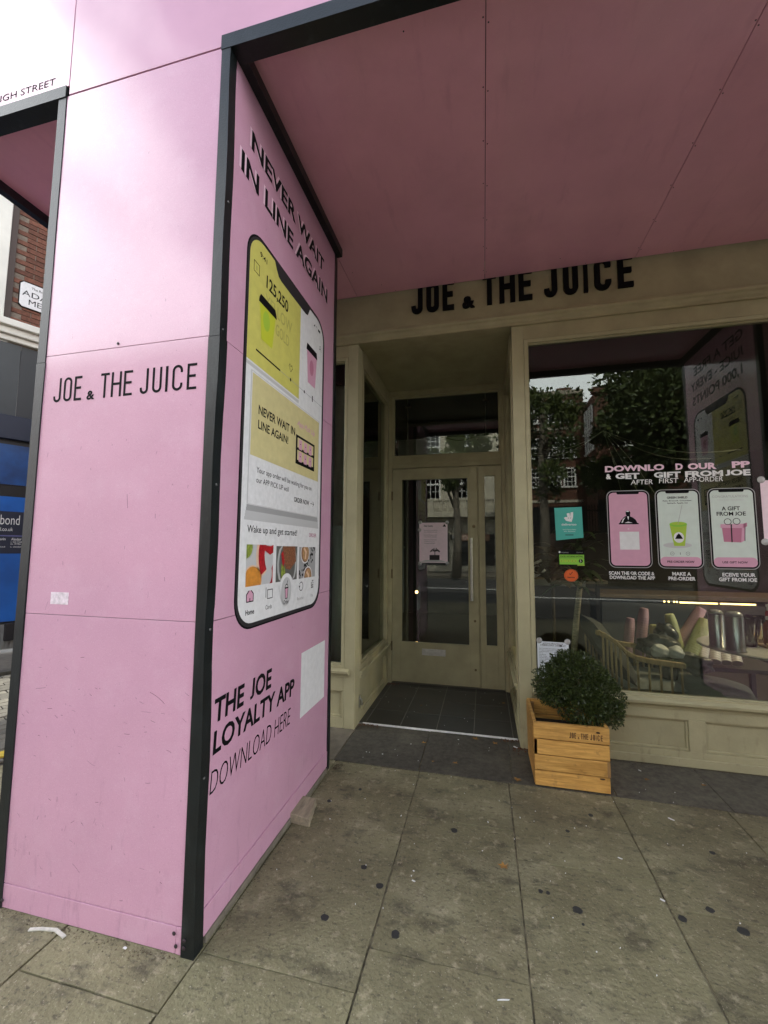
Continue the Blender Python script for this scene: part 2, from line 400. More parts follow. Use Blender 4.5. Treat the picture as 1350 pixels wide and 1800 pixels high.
cross = {3: [1.23, .35], 4: [2.22, 1.435, .6], 5: [2.383, 1.597, .85], 6: [2.187, 1.40, .5], 7: [2.05, 1.2, .4], 8: [2.35, 1.5, .7]}
def slab(x0, x1, y0, y1, m=stone, gap=.0035, name='paving_slab', z=0.0, par=None):
    cx, cy2 = (x0+x1)/2, (y0+y1)/2; zz = z+rnd.uniform(-.002, .002)
    b = MB(); tilt = [rnd.uniform(-.0015, .0015) for _ in range(4)]
    a0, a1, b0, b1 = x0+gap*rnd.uniform(.6, 1.5), x1-gap*rnd.uniform(.6, 1.5), y0+gap*rnd.uniform(.6, 1.5), y1-gap*rnd.uniform(.6, 1.5)
    def ed(p, q, n=5):
        return [(p[0]+(q[0]-p[0])*i/n+(rnd.uniform(-.002, .002) if i else 0), p[1]+(q[1]-p[1])*i/n+(rnd.uniform(-.002, .002) if i else 0)) for i in range(n)]
    loop = ed((a0, b0), (a1, b0))+ed((a1, b0), (a1, b1))+ed((a1, b1), (a0, b1))+ed((a0, b1), (a0, b0))
    b.prism([(x, y, -.012+zz) for x, y in loop], (0, 0, .012))
    return b.build(name, m, par if par is not None else pav, loc=(cx, cy2, z), bevel=.0018)
for i in range(len(cols)-1):
    ys = [2.845]+cross.get(i, []); y = ys[-1]
    if i not in cross: y = 2.845-rnd.uniform(.2, .7); ys.append(y)
    while y > -2.6:
        y -= rnd.uniform(.62, .95); ys.append(max(y, -2.6))
    for a, b in zip(ys, ys[1:]): slab(cols[i], cols[i+1], b, a)
gx = [-3.15, -2.4, -1.7, -1.03, -.44, .157, .745, 1.34, 1.95, 2.6, 3.3, 4.0]
for a, b in zip(gx, gx[1:]): slab(a, b, 2.845, 3.33 if (b < -1.04 or a > .24) else 3.462, concrete if b < -1 else granite, .003, 'granite_slab')
# old chewing gum
for x, y, r in [(-.89, 2.396, .012), (-.172, 2.314, .017), (-.556, 1.961, .014), (-.459, 1.875, .017), (-.632, 1.674, .016), (-.348, 1.671, .017), (.346, 1.95, .018), (.87, 2.079, .016), (.946, 2.0, .021), (.213, 2.013, .010), (.243, 2.012, .009), (.744, 2.008, .016), (.354, 1.886, .005), (-.75, 2.55, .01), (.4, 2.45, .01), (1.05, 2.45, .014), (.55, 2.62, .012)]:
    b = MB(); n = 12; pts = [(x+r*rnd.uniform(.75, 1.2)*math.cos(6.283*i/n), y+r*rnd.uniform(.75, 1.1)*math.sin(6.283*i/n)) for i in range(n)]
    lo = [(px, py, -.004) for px, py in pts]; b.prism(lo, (0, 0, .0065)); b.build('gum_spot', gum, pav, loc=(x, y, 0))
# mews road of setts
sett_m = mat('granite_sett', (.115, .108, .085), .8, .3, 25, .4, 60, rand=.25)
tag(box('mews_road', mat('sett_bed', (.07, .065, .055), .9, .3, 20), None, -16, -3.15, -2.6, 30, -.15, -.03), kind='structure')
mr = bpy.data.objects['mews_road']
MU = Vector((math.sin(R(25)), math.cos(R(25)), 0)); MN = Vector((MU.y, -MU.x, 0)); G0 = Vector((-6.479, 4.464, 0))
sh = MB().box(-.099, .099, -.0525, .0525, -.02, .0)
sproto = sh.build('sett', sett_m, mr, local=True, bevel=.005); bz = org(mr)
first = True
for row in range(24):
    for k in range(9):
        p = Vector((-5.35, 3.6, 0))+MN*(.11*row)*1.0 + MU*(.205*(k-4)+(.1 if row % 2 else 0)-.0*row)+Vector((0, 0, 0))
        p -= MU*(.045*row)
        if p.x > -3.3: continue
        o = sproto if first else sproto.copy()
        if not first: COL.objects.link(o)
        first = False
        o.location = (p.x, p.y, -.008+rnd.uniform(-.003, .003)); o.rotation_euler = (rnd.uniform(-.03, .03), rnd.uniform(-.03, .03), R(65)+rnd.uniform(-.03, .03))
yl = mat('yellow_road_paint', (.62, .45, .03), .7, .4, 30, col2=(.38, .28, .04))
b = MB(); q = Vector((-3.32, 2.33, 0)); b.hexa([q-MU*.5-MN*.05+Vector((0, 0, -.006)), q-MU*.5+MN*.05+Vector((0, 0, -.006)), q+MU*.5+MN*.05+Vector((0, 0, -.006)), q+MU*.5-MN*.05+Vector((0, 0, -.006)),
    q-MU*.5-MN*.05+Vector((0, 0, .005)), q-MU*.5+MN*.05+Vector((0, 0, .005)), q+MU*.5+MN*.05+Vector((0, 0, .005)), q+MU*.5-MN*.05+Vector((0, 0, .005))])
tag(b.build('yellow_line', yl), kind='structure')
def mbox(b, u0, u1, n0, n1, z0, z1, k=None):
    """box in the mews wall's own axes: u along the wall, n out from it"""
    P = lambda u, n, z: G0+MU*u+MN*n+Vector((0, 0, z))
    return b.hexa([P(u0, n0, z0), P(u1, n0, z0), P(u1, n1, z0), P(u0, n1, z0), P(u0, n0, z1), P(u1, n0, z1), P(u1, n1, z1), P(u0, n1, z1)], k)
tag(mbox(MB(), -3, 6, .0, 1.12, -.15, .0).build('mews_footway', concrete), kind='structure')
tag(mbox(MB(), -3, 6, 1.12, 1.25, -.15, .012).build('mews_kerb', granite), kind='structure')

# ================================================================== STRUCTURE: mews building
mb_ = thing('mews_building', 'brick corner building across the side lane with blue posters in its shop windows', 'building', tuple(G0))
brick_m = mat('brown_brick', (.155, .062, .038), .85, .35, 30, .3, 80, rand=.28)
mort = mat('brick_mortar', (.20, .165, .13), .9, .3, 30)
cream = mat('cream_paint', (.70, .69, .62), .55, .08, 4)
wall = mbox(MB(), -.2, 6, -2.5, -.012, 4.3, 12).build('wall', mort, mb_)
bm_ = MB(); bm_.box(-.1055, .1055, .0, .02, -.0315, .0315); bp_ = None
ang = math.atan2(MU.y, MU.x)
for row in range(26):
    for k in range(5):
        u = -.2+.108+k*.225+(.1125 if row % 2 else 0); z = 4.72+row*.075
        if u > .8: continue
        if bp_ is None: bp_ = bm_.build('brick', brick_m, wall, local=True); o = bp_
        else: o = bp_.copy(); COL.objects.link(o)
        p = MU*u+MN*rnd.uniform(-.002, .003); o.location = (p.x, p.y, z); o.rotation_euler = (0, 0, ang)
mbox(MB(), -.2, 6, -.012, .0, 6.68, 12).build('upper_brickwork', brick_m, mb_)
mbox(MB(), -.275, -.205, -.1, .03, 4.7, 7.2).build('downpipe', mat('brown_pipe', (.05, .03, .022), .6), mb_)
wf = mbox(MB(), -.50, -.28, -.05, .06, 4.68, 7.4).build('window_surround', cream, mb_, bevel=.01)
mbox(MB(), -2.2, -.50, -.05, .10, 6.75, 7.4).build('window_head', cream, mb_, bevel=.01)
wfr = MB()
mbox(wfr, -.56, -.50, -.03, .03, 4.68, 6.7); mbox(wfr, -1.5, -.56, -.03, .03, 6.62, 6.7); mbox(wfr, -1.5, -.56, -.03, .03, 5.75, 5.84); mbox(wfr, -1.5, -.56, -.03, .03, 4.68, 4.78)
fr_ = wfr.build('window_frame', cream, mb_)
mbox(MB(), -1.5, -.56, -.02, -.01, 4.78, 6.62).build('pane', glass('far_glass', (.2, .22, .22), 1.5), fr_)
cor = MB(); mbox(cor, -2.5, 6, -.05, .16, 4.56, 4.66); mbox(cor, -2.5, 6, -.05, .10, 4.46, 4.56); mbox(cor, -2.5, 6, -.05, .05, 4.38, 4.46)
cor.build('cornice', cream, mb_, bevel=.012)
dgrey = mat('dark_grey_paint', (.045, .052, .055), .5, .1, 4); navy = mat('navy_paint', (.012, .018, .04), .45)
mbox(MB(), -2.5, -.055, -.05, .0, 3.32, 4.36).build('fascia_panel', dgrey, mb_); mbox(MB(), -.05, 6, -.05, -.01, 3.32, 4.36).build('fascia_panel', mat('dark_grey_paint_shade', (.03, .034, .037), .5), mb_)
mbox(MB(), -2.5, 6, -.05, .05, 2.97, 3.31).build('sign_board', navy, mb_, bevel=.01)
blue1 = mat('blue_poster', (.015, .10, .34), .3, .5, 1.5, col2=(.012, .035, .12)); blue2 = mat('bright_blue_poster', (.01, .12, .48), .3, .3, 1.2)
mbox(MB(), -2.5, 6, -.06, -.02, .05, 2.995).build('shopfront_frame', mat('black_frame', (.012, .012, .014), .4), mb_)
mbox(MB(), -1.6, 3, -.02, -.005, 2.33, 2.9).build('poster', blue1, mb_)
po = mbox(MB(), -1.6, 3, -.02, -.005, .42, 2.16).build('poster', blue2, mb_)
Pm = lambda u, n, z: G0+MU*u+MN*n+Vector((0, 0, z))
A = Art(Pm(0, -.003, 0), MU, (0, 0, 1), .001)
A.n = -A.n if A.n.dot(MN) < 0 else A.n
A.rect(-1.6, 3, 1.36, 1.95, navy, 1)
A.text('bond', -.115, 1.765, .135, wht, 2, w=.205, bold=-.004); A.text('d.co.uk', -.125, 1.675, .05, wht, 2, w=.15)
A.rect(-1.6, .15, 1.60, 1.615, mat('violet_line', (.12, .12, .3), .5), 2)
A.text('gavin', -.13, 1.545, .035, wht, 2, w=.085, bold=.01); A.text('Alasdair', .015, 1.545, .035, wht, 2, w=.11, bold=.01)
A.text('t. 020 7368', .012, 1.512, .02, wht, 2, w=.12); A.text('m. 0786', .012, 1.485, .02, wht, 2, w=.11); A.text('e. alasdair', .012, 1.445, .02, wht, 2, w=.12)
A.text('bond.co.uk', -.13, 1.445, .02, wht, 2, w=.09)
A.build('poster_print', po)
rib = MB()
for i in range(60): mbox(rib, -1.5+i*.05, -1.475+i*.05, -.03, .0, .06, .36)
mbox(rib, -1.5, 1.5, -.05, -.012, .04, .38); rib.build('vent_grille', mat('grey_metal', (.22, .22, .21), .5, .2, 10), mb_)
mbox(MB(), .02, .12, -.02, .05, .16, .40).build('cable_box', blk2, mb_, bevel=.008)
ss = thing('street_sign', 'white street name plate with black lettering fixed to the brick wall', 'sign', tuple(Pm(-.12, 0, 4.95)))
b = MB(); x0, x1, z0, z1, c = -.125, .50, 4.96, 5.335, .035
pts = [(x0+c, z0), (x1-c, z0), (x1, z0+c), (x1, z1-c), (x1-c, z1), (x0+c, z1), (x0, z1-c), (x0, z0+c)]
b.prism([Pm(u, .004, z) for u, z in pts], MN*.016); b.build('plate', wht, ss, bevel=.003)
bd = MB(); bd.prism([Pm(u+(-.012 if u < .2 else .012), .002, z+(-.012 if z < 5.15 else .012)) for u, z in pts], MN*.012); bd.build('border', blk, ss)
A = Art(Pm(0, .0202, 0), MU, (0, 0, 1), .0008)
A.text('The Royal Borough', 0, 5.255, .034, blk, 1, w=.36, bold=.01); A.build('lettering', ss)
for st, u, z, w in (('ADAM', -.10, 5.13, .40), ('MEWS', -.02, 5.01, .34)): A = Art(Pm(0, .0202, 0), MU, (0, 0, 1), .0008); A.text(st, u, z, .08, blk, 1, w=w); A.build('lettering', ss)

# ================================================================== STRUCTURE: pink scaffold hoarding with canopy
PX0, PX1, PY0, PY1, SZ = -1.96, -1.03, 1.405, 2.74, 3.66
ga = thing('scaffold_hoarding', 'pink clad scaffold pillars and canopy with black edge strips round the shopfront', 'hoarding', (-1.5, 2.0, 0))
def flat_panel(name, m, pts3, d, bevel=.001, par=None): return MB().prism(pts3, d).build(name, m, par or ga, bevel=bevel)
mat_screw = mat('screw_metal', (.12, .12, .12), .5, metal=.5)
def pillar(xa, xb, kick=True):
    """front and side panels, trims and kick boards of one pillar between x = xa and xb"""
    e = .002
    for za, zb in ((.03, 1.167), (1.169, 2.309), (2.311, 3.612)):
        box('front_panel', pink, ga, xa+.045, xb-.043, PY0, PY0+.012, max(za, .0955) if kick else za, zb, .0012)
        box('side_panel', pink, ga, xb-.012, xb, PY0+.045, PY1-.04, za, zb if zb < 3 else 3.655, .0012)
        box('side_panel', pink, ga, xa, xa+.012, PY0+.045, PY1-.04, za, zb if zb < 3 else 3.655, .0012)
        box('back_panel', pink, ga, xa+.04, xb-.04, PY1-.012, PY1, za, zb)
    def strip(name, x0, x1, y0, y1, z0, z1, wob=.004, n=14):
        b = MB(); r = random.Random(int((x0+y0)*1000)); ph = r.uniform(0, 6)
        for i in range(n):
            za, zb = z0+(z1-z0)*i/n, z0+(z1-z0)*(i+1)/n
            w0, w1 = [wob*math.sin(ph+q*2.9)*math.sin(q*5.3+ph) for q in (za, zb)]
            b.hexa([(x0, y0, za), (x1+w0, y0, za), (x1+w0, y1, za), (x0, y1+w0, za), (x0, y0, zb), (x1+w1, y0, zb), (x1+w1, y1, zb), (x0, y1+w1, zb)])
        return b.build(name, trim, ga)
    strip('corner_strip', xb-.044, xb+.004, PY0-.005, PY0+.047, .0, 2.303, .006)
    strip('corner_strip', xb-.042, xb+.003, PY0-.004, PY0+.045, 2.306, 3.605, .004)
    strip('corner_strip', xa-.003, xa+.045, PY0-.005, PY0+.047, .0, 2.28, .003)
    strip('corner_strip', xa-.002, xa+.044, PY0-.004, PY0+.046, 2.283, 3.605, .002)
    strip('corner_strip', xb-.04, xb+.004, PY1-.04, PY1+.004, .0, 3.60, .003)
    strip('corner_strip', xa-.004, xa+.04, PY1-.04, PY1+.004, .0, 3.60, .002)
    if kick:
        box('kick_board', pink, ga, xa+.047, xb-.07, PY0-.001, PY0+.01, .004, .0925, .001)
        box('kick_board', pink, ga, xb-.068, xb-.046, PY0-.002, PY0+.01, .004, .0925, .001)
        box('kick_board', pink, ga, xb+.001, xb+.006, PY0+.05, PY1-.045, .03, .125, .001)
    box('sole_plate', concrete, ga, xb-.03, xb+.012, PY0+.06, PY1-.06, .0, .028, .004)
    for z in (.05, .6, 1.14, 1.7, 2.34, 2.9):
        MB().lathe([(.006, 0), (.006, .002), (.003, .004)], (xb+.004, PY0+.018, z), 8, axis=(1, 0, 0)).build('screw', mat_screw, ga)
pillar(-1.96, -1.027)
pillar(2.29, 3.2, False)
dk = mat('dark_screw', (.03, .02, .025), .5)
for x, z in ((-1.905, .035), (-1.09, .035), (-1.10, .075), (-1.058, .035), (-1.057, .06)):
    MB().lathe([(.007, 0), (.007, .002), (.002, .004)], (x, PY0-.0065, z), 8, axis=(0, -1, 0)).build('screw', dk, ga)
MB().lathe([(.006, 0), (.006, .003), (.002, .005)], (-1.52, PY0-.0005, 2.327), 8, axis=(0, -1, 0)).build('screw', dk, ga)
# scuffs on the front of the pillar: thin dried smears
sc_m = mat('dark_scuff', (.20, .09, .14), .6); b = MB(); r5 = random.Random(11)
for i in range(95):
    x = r5.uniform(-1.9, -1.1); z = (r5.gauss(.80, .09) if i < 45 else r5.uniform(.1, .6) if i < 75 else r5.uniform(1.1, 1.9)); a = r5.gauss(-.2, .35) if i < 60 else r5.uniform(1.2, 1.9); n = r5.choice((3, 4, 6)); L_ = r5.uniform(.006, .03)*(3.2 if i % 11 == 0 else 1); cv = r5.uniform(-.6, .6); pts = []
    for j in range(n): pts.append((x, z)); x += L_/n*math.cos(a); z += L_/n*math.sin(a); a += cv/n
    for f in stroke(pts, r5.uniform(.0008, .0022)): b.face([(px, PY0-.0006, pz) for px, pz in f][::-1])
tag(b.build('scuff_marks', sc_m, ga), kind='stuff')
box('torn_sticker', sticker, ga, -1.783, -1.69, PY0-.0015, PY0-.0003, 1.212, 1.262)
for ch_, ps_ in logo_polys(.735, .110, .10): A = Art((0, PY0-.0004, 0), (1, 0, 0), (0, 0, 1)); A.polys(ps_, blk, 1, -1.855, 2.091); A.build('letter', ga)
# canopy: fascia, soffit, edge strips
def bow(x): return .0
fas_m = mat('pink_fascia', PINKC, .45, .05, 3, .06, 3.0, coat=.07, spec=.25)
box('fascia_panel', fas_m, ga, -4.1, -1.909, PY0-.002, PY0+.012, 3.665, 5.6, .001)
box('fascia_panel', fas_m, ga, -1.905, .5, PY0-.001, PY0+.012, 3.619, 5.6, .001)
box('fascia_panel', fas_m, ga, .503, 3.25, PY0-.001, PY0+.012, 3.67, 5.6, .001)
box('top_edge', trim, ga, -4.1, 3.25, PY0-.01, PY0+.05, 5.6, 5.66)
box('canopy_roof', mat('roof_felt', (.06, .06, .06), .9), ga, -2.85, 3.25, PY0+.02, 3.3, 3.80, 3.84)
b = MB(); N_ = 16
for i in range(N_):
    xa, xb = -1.072+(2.29+1.072)*i/N_, -1.072+(2.29+1.072)*(i+1)/N_; ya, yb = bow(xa), bow(xb)
    b.hexa([(xa, PY0-.006+ya, 3.60), (xb, PY0-.006+yb, 3.60), (xb, PY0+.068+yb, 3.60), (xa, PY0+.068+ya, 3.60), (xa, PY0-.006+ya, 3.668), (xb, PY0-.006+yb, 3.668), (xb, PY0+.068+yb, 3.668), (xa, PY0+.068+ya, 3.668)])
b.build('edge_strip', trim, ga)
box('edge_strip', trim, ga, -2.85, -1.918, PY0-.008, PY0+.07, 3.605, 3.664)
box('edge_strip', trim, ga, -1.03, -.985, PY0+.07, PY1+.0, 3.602, 3.662)
box('edge_strip', trim, ga, 2.245, 2.288, PY0+.07, PY1+.0, 3.602, 3.662)
box('edge_strip', trim, ga, -2.85, -2.805, PY0+.07, 3.3, 3.605, 3.67)
for xa, xb, ya, yb, z in ((-1.045, .041, PY0+.06, 3.318, SZ), (.044, 1.148, PY0+.07, 3.318, SZ+.001), (1.151, 2.29, PY0+.06, 3.318, SZ), (-1.92, -1.049, 2.745, 3.318, SZ), (2.292, 3.25, 2.745, 3.318, SZ), (-2.81, -1.963, PY0+.06, 2.3, SZ), (-2.81, -1.963, 2.303, 3.32, SZ+.001)):
    box('soffit_panel', pink_s, ga, xa, xb, ya, yb, z, z+.012, .001)
for x, y in [(x_+dx_, 1.6+.27*i+dx_) for x_ in (.0425, 1.1495) for i in range(7) for dx_ in (-.011, .011)]+[(-.3, 1.56), (-.8, 3.2), (.6, 3.2), (-.99, 3.0), (-.7, 3.3), (-.2, 3.3), (.3, 3.3), (.8, 3.3), (1.4, 3.3), (-.65, 1.5), (-.1, 1.5), (.4, 1.5)]:
    MB().lathe([(.0034, 0), (.0034, .001), (.0015, .002)], (x, y, SZ-.0005), 8, axis=(0, 0, -1)).build('screw', dk, ga)
A = Art((0, PY0-.0024, 0), (1, 0, 0), (0, 0, 1)); A.text('KENSINGTON HIGH STREET', -1.995, 3.695, .036, blk, 1, w=.86, align='r'); A.build('lettering', ga)

# ---- the printed phone poster, drawn in (distance along the face, height)
def phone(a, side):
    """a: Art whose x runs 1.58..2.52 along the face; side: full detail"""
    a.rr(1.58, 2.525, 1.09, 2.95, .135, blk, 1); a.rr(1.588, 2.517, 1.098, 2.942, .13, blk2, 2)
    sc = lambda c, d, l, m: a.rr(1.605, 2.50, c, d, .115, m, l)
    sc(1.115, 2.93, 3, wht)
    a.poly([(1.605, 2.31), (2.15, 2.31), (2.15, 2.93)]+arc(1.72, 2.815, .115, 90, 180), yel, 4)
    a.poly([(1.81, 2.945), (1.835, 2.925), (1.85, 2.90), (1.875, 2.872), (1.905, 2.865), (2.215, 2.865), (2.245, 2.872), (2.262, 2.90), (2.275, 2.925), (2.30, 2.945)], blk2, 5)
    a.text('9:41', 1.69, 2.855, .024, blk, 5, w=.065, bold=.012)
    a.line([(1.64, 2.75), (1.688, 2.75), (1.688, 2.80), (1.64, 2.80), (1.64, 2.7505)], .004, blk, 5); a.rect(1.658, 1.668, 2.762, 2.785, yel4, 5)
    a.text('125,250', 1.755, 2.738, .062, blk, 6, w=.235, bold=.02)
    a.text('YELLOW', 1.75, 2.642, .062, yel4, 5, w=.29, bold=.012); a.text('GOLD', 1.86, 2.552, .058, yel4, 5, w=.15, bold=.012)
    a.poly([(1.70, 2.635), (1.855, 2.635), (1.828, 2.455), (1.722, 2.455)], yel3, 7); a.ell(1.765, 2.565, .033, .05, lime, 8)
    a.poly([(1.69, 2.628), (1.866, 2.628), (1.860, 2.65), (1.848, 2.672), (1.706, 2.672), (1.694, 2.65)], blk, 8)
    a.rect(1.68, 1.92, 2.377, 2.386, blk, 5); a.rect(1.92, 2.50, 2.380, 2.383, gry2, 5)
    for x in (2.04, 2.22): a.ell(x, 2.381, .008, .010, blk, 6, 10)
    a.rect(2.335, 2.347, 2.362, 2.40, blk, 6)
    a.line([(2.04, 2.425), (2.062, 2.452), (2.052, 2.468), (2.04, 2.455), (2.028, 2.468), (2.018, 2.452), (2.04, 2.4255)], .003, blk, 5)
    a.poly([(2.245, 2.665), (2.40, 2.665), (2.378, 2.46), (2.268, 2.46)], pk, 5); a.ell(2.32, 2.57, .03, .05, pk2, 6, 16)
    a.poly([(2.238, 2.658), (2.405, 2.658), (2.395, 2.70), (2.248, 2.70)], blk, 6)
    a.poly([(2.34, 2.86), (2.36, 2.86), (2.36, 2.878)], blk, 5); a.ring(2.385, 2.864, .010, .003, blk, 5, 30, 150); a.rect(2.41, 2.445, 2.858, 2.874, blk, 5)
    a.ring(2.452, 2.765, .010, .003, blk, 5); a.ring(2.452, 2.738, .018, .003, blk, 5, 10, 170)
    a.rect(1.605, 2.15, 2.285, 2.302, gry, 4)
    # card
    for i in range(5): a.rect(1.648-.004*i, 2.462+.004*i, 1.648-.014*(i+1), 1.648-.014*i, gry2 if i < 2 else gry, 4)
    a.rect(1.648, 2.462, 1.65, 2.272, gry, 4); a.rect(1.655, 2.455, 1.652, 2.268, wht, 5)
    a.rect(1.66, 2.455, 1.876, 2.262, yel2, 6)
    a.text('NEVER WAIT IN', 1.72, 2.085, .042, blk, 7, w=.39, bold=.02); a.text('LINE AGAIN!', 1.72, 2.015, .040, blk, 7, w=.31, bold=.02)
    a.text('App Pick Up', 2.135, 2.155, .030, pk, 7, w=.255, bold=.018, shear=.3)
    a.rect(2.125, 2.39, 1.93, 2.098, blk, 7)
    for r_ in range(2):
        a.rect(2.145, 2.372, 1.955+.072*r_, 2.012+.072*r_, yel2, 8)
        for c in range(3):
            a.rect(2.163+c*.07, 2.205+c*.07, 1.948+.072*r_, 2.005+.072*r_, pk, 9); a.ell(2.184+c*.07, 1.98+.072*r_, .004, .004, blk, 10, 8)
    a.text('Your app order will be waiting for you on', 1.72, 1.805, .026, blk2, 7, w=.635); a.text('our APP PICK UP wall', 1.72, 1.757, .026, blk2, 7, w=.33)
    a.text('ORDER NOW', 2.12, 1.712, .026, blk, 7, w=.205, bold=.014); a.line([(2.345, 1.725), (2.398, 1.725)], .003, blk, 7); a.line([(2.38, 1.74), (2.398, 1.725), (2.38, 1.71)], .003, blk, 7)
    a.text('Wake up and get started!', 1.66, 1.523, .032, blk, 5, w=.51, bold=.004); a.text('ORDER', 2.335, 1.522, .022, pk2, 5, w=.115, bold=.012)
    # three food pictures
    a.clip = (1.66, 1.90, 1.28, 1.468); a.rect(0, 9, 0, 9, gry, 4)
    a.ell(1.655, 1.455, .065, .055, plate, 5); a.ell(1.655, 1.455, .055, .05, green_p, 6)
    a.ell(1.715, 1.30, .085, .075, peach, 5); a.ell(1.715, 1.30, .077, .068, orange_p, 6)
    a.polys(stroke(arc(1.95, 1.42, .17, 100, 215, 12), .075), peach, 5); a.polys(stroke(arc(1.955, 1.425, .165, 95, 212, 12), .055), red_p, 6)
    a.polys(stroke(arc(1.84, 1.32, .09, 20, -75, 10), .075), peach, 7); a.polys(stroke(arc(1.835, 1.325, .088, 25, -75, 10), .058), red_p, 8)
    a.polys(stroke([(1.80, 1.47), (1.87, 1.44), (1.91, 1.45)], .04), red_p, 9)
    a.clip = (1.935, 2.18, 1.28, 1.463); a.rect(0, 9, 0, 9, dkplate, 4); a.ell(2.06, 1.37, .115, .13, plate, 5); a.ell(2.06, 1.37, .095, .12, dkplate, 6)
    a.poly([(2.0, 1.48), (2.15, 1.48), (2.165, 1.38), (2.09, 1.335), (2.04, 1.345), (2.015, 1.39)], brown_p, 7)
    a.poly([(1.985, 1.42), (2.005, 1.44), (2.025, 1.38), (2.01, 1.35)], red_p, 8); a.poly([(1.99, 1.37), (2.025, 1.36), (2.05, 1.28), (1.99, 1.28)], green_p, 7)
    a.clip = (2.205, 2.44, 1.275, 1.46); a.rect(0, 9, 0, 9, gry2, 4)
    r6 = random.Random(5)
    for i in range(60):
        t = r6.random(); x, y = 2.21+.22*t+r6.uniform(-.03, .03), 1.29+.16*t+r6.uniform(-.03, .03); a.ell(x, y, .006, .008, blk, 5+i % 2, 6)
    for x, y in ((2.285, 1.425), (2.33, 1.285)):
        a.ell(x, y, .062, .062, wht, 7); a.ell(x, y, .054, .054, brown_p, 8); a.ell(x+.004, y, .046, .048, coffee, 9); a.polys(stroke([(x-.02, y+.03), (x+.01, y+.005), (x, y-.035)], .018), peach, 10)
    a.clip = None
    # bottom bar
    a.rect(1.61, 2.495, 1.262, 1.28, wht, 11); a.ell(2.05, 1.255, .075, .065, wht, 12); a.ell(2.05, 1.225, .058, .075, gry, 13)
    a.poly([(1.672, 1.212), (1.728, 1.212), (1.728, 1.245), (1.70, 1.268), (1.672, 1.245)], pk, 5); a.line([(1.672, 1.212), (1.728, 1.212), (1.728, 1.245), (1.70, 1.27), (1.672, 1.245), (1.672, 1.2125)], .005, blk, 6); a.rect(1.697, 1.703, 1.212, 1.228, blk, 6)
    a.line([(1.842, 1.215), (1.842, 1.262), (1.89, 1.272)], .004, blk2, 5); a.line([(1.856, 1.208), (1.905, 1.208), (1.905, 1.25), (1.856, 1.25), (1.856, 1.2085)], .004, blk2, 6)
    a.poly([(2.033, 1.24), (2.067, 1.24), (2.061, 1.19), (2.039, 1.19)], pk, 14); a.line([(2.03, 1.243), (2.07, 1.243)], .006, blk, 15); a.line([(2.033, 1.24), (2.039, 1.188), (2.061, 1.188), (2.067, 1.24)], .004, blk, 15); a.ring(2.05, 1.246, .016, .004, blk, 15, 0, 180); a.line([(2.052, 1.26), (2.062, 1.282)], .004, blk, 15)
    a.ring(2.24, 1.235, .024, .004, blk2, 5, -150, 150); a.poly([(2.21, 1.24), (2.228, 1.24), (2.217, 1.222)], blk2, 5)
    r7 = random.Random(9)
    for i in range(3):
        for j in range(4):
            if r7.random() < .7: a.rect(2.383+i*.012, 2.391+i*.012, 1.212+j*.013, 1.221+j*.013, blk2, 5)
    a.text('Home', 1.668, 1.155, .022, blk, 5, w=.072, bold=.018); a.text('Cards', 1.842, 1.157, .020, blk2, 5, w=.06); a.text('Order', 2.02, 1.16, .020, blk, 14, w=.06, bold=.01); a.text('Re-order', 2.19, 1.16, .018, gry2, 5, w=.09); a.text('Pay', 2.38, 1.16, .018, gry2, 5, w=.034)
SX = -1.027
a = Art((SX, 0, 0), (0, 1, 0), (0, 0, 1), .0004); phone(a, True); a.build('phone_poster', ga)
def side_text(st, y, z, h, w, bold, shear=0, halo=False):
    a = Art((SX+.0003, 0, 0), (0, 1, 0), (0, 0, 1), .0006)
    if halo: a.text(st, y-.014, z+.004, h, pkl, 1, w=w, bold=bold)
    a.text(st, y, z, h, blk, 2, w=w, bold=bold, shear=shear); a.build('lettering', ga)
side_text('NEVER WAIT', 1.585, 3.315, .088, .905, .03, halo=True); side_text('IN LINE AGAIN', 1.51, 3.14, .092, 1.05, .03, halo=True)
side_text('THE  JOE', 1.475, .775, .085, .45, .028, .06); side_text('LOYALTY APP', 1.475, .658, .080, .71, .028, .06); side_text('DOWNLOAD HERE', 1.465, .514, .085, .68, -.012, .15)
a = Art((SX+.0008, 0, 0), (0, 1, 0), (0, 0, 1), .0006); a.slab(2.27, 2.632, .492, .852, .0006, wht); a.build('blank_label', ga)
# the same poster on the far pillar, which the shop window reflects
a = Art((2.29, 4.11, 0), (0, -1, 0), (0, 0, 1), .0004); phone(a, False); a.build('phone_poster', ga)
for st, y, z, w in (('GET A FREE', 1.56, 3.37, .9), ('JUICE - EVERY', 1.56, 3.21, .98), ('1,000 POINTS', 1.60, 3.05, .92)): a = Art((2.29, 4.11, 0), (0, -1, 0), (0, 0, 1), .0005); a.text(st, y, z, .09, blk, 1, w=w, bold=.02); a.build('lettering', ga)

# ================================================================== STRUCTURE: the shop
sb = thing('shop_building', 'khaki painted shopfront with recessed glass door and wide display window', 'shop', (0, FY, 0))
dkw = mat('interior_dark_wall', (.05, .05, .052), .8, .15, 2)
brick_s = mat('shop_upper_brick', (.16, .075, .05), .85, .3, 20)
box('unseen_upper_wall', brick_s, sb, -1.95, 14, FY+.05, FY+.4, 4.3, 10.5)  # unseen upper floors put in to block the sun; height set for bounce
box('side_wall', brick_s, sb, -1.95, -1.8, FY+.4, 16, 3.45, 10.5); box('side_wall', khaki, sb, -1.95, -1.83, FY+.12, 16, 0, 3.45)
box('roof', asph, sb, -1.95, 14, FY+.4, 16, 10.3, 10.5)
box('fascia_board', khaki_d, sb, -1.95, 14, FY, FY+.12, 3.33, 4.35)
fb = bpy.data.objects['fascia_board']
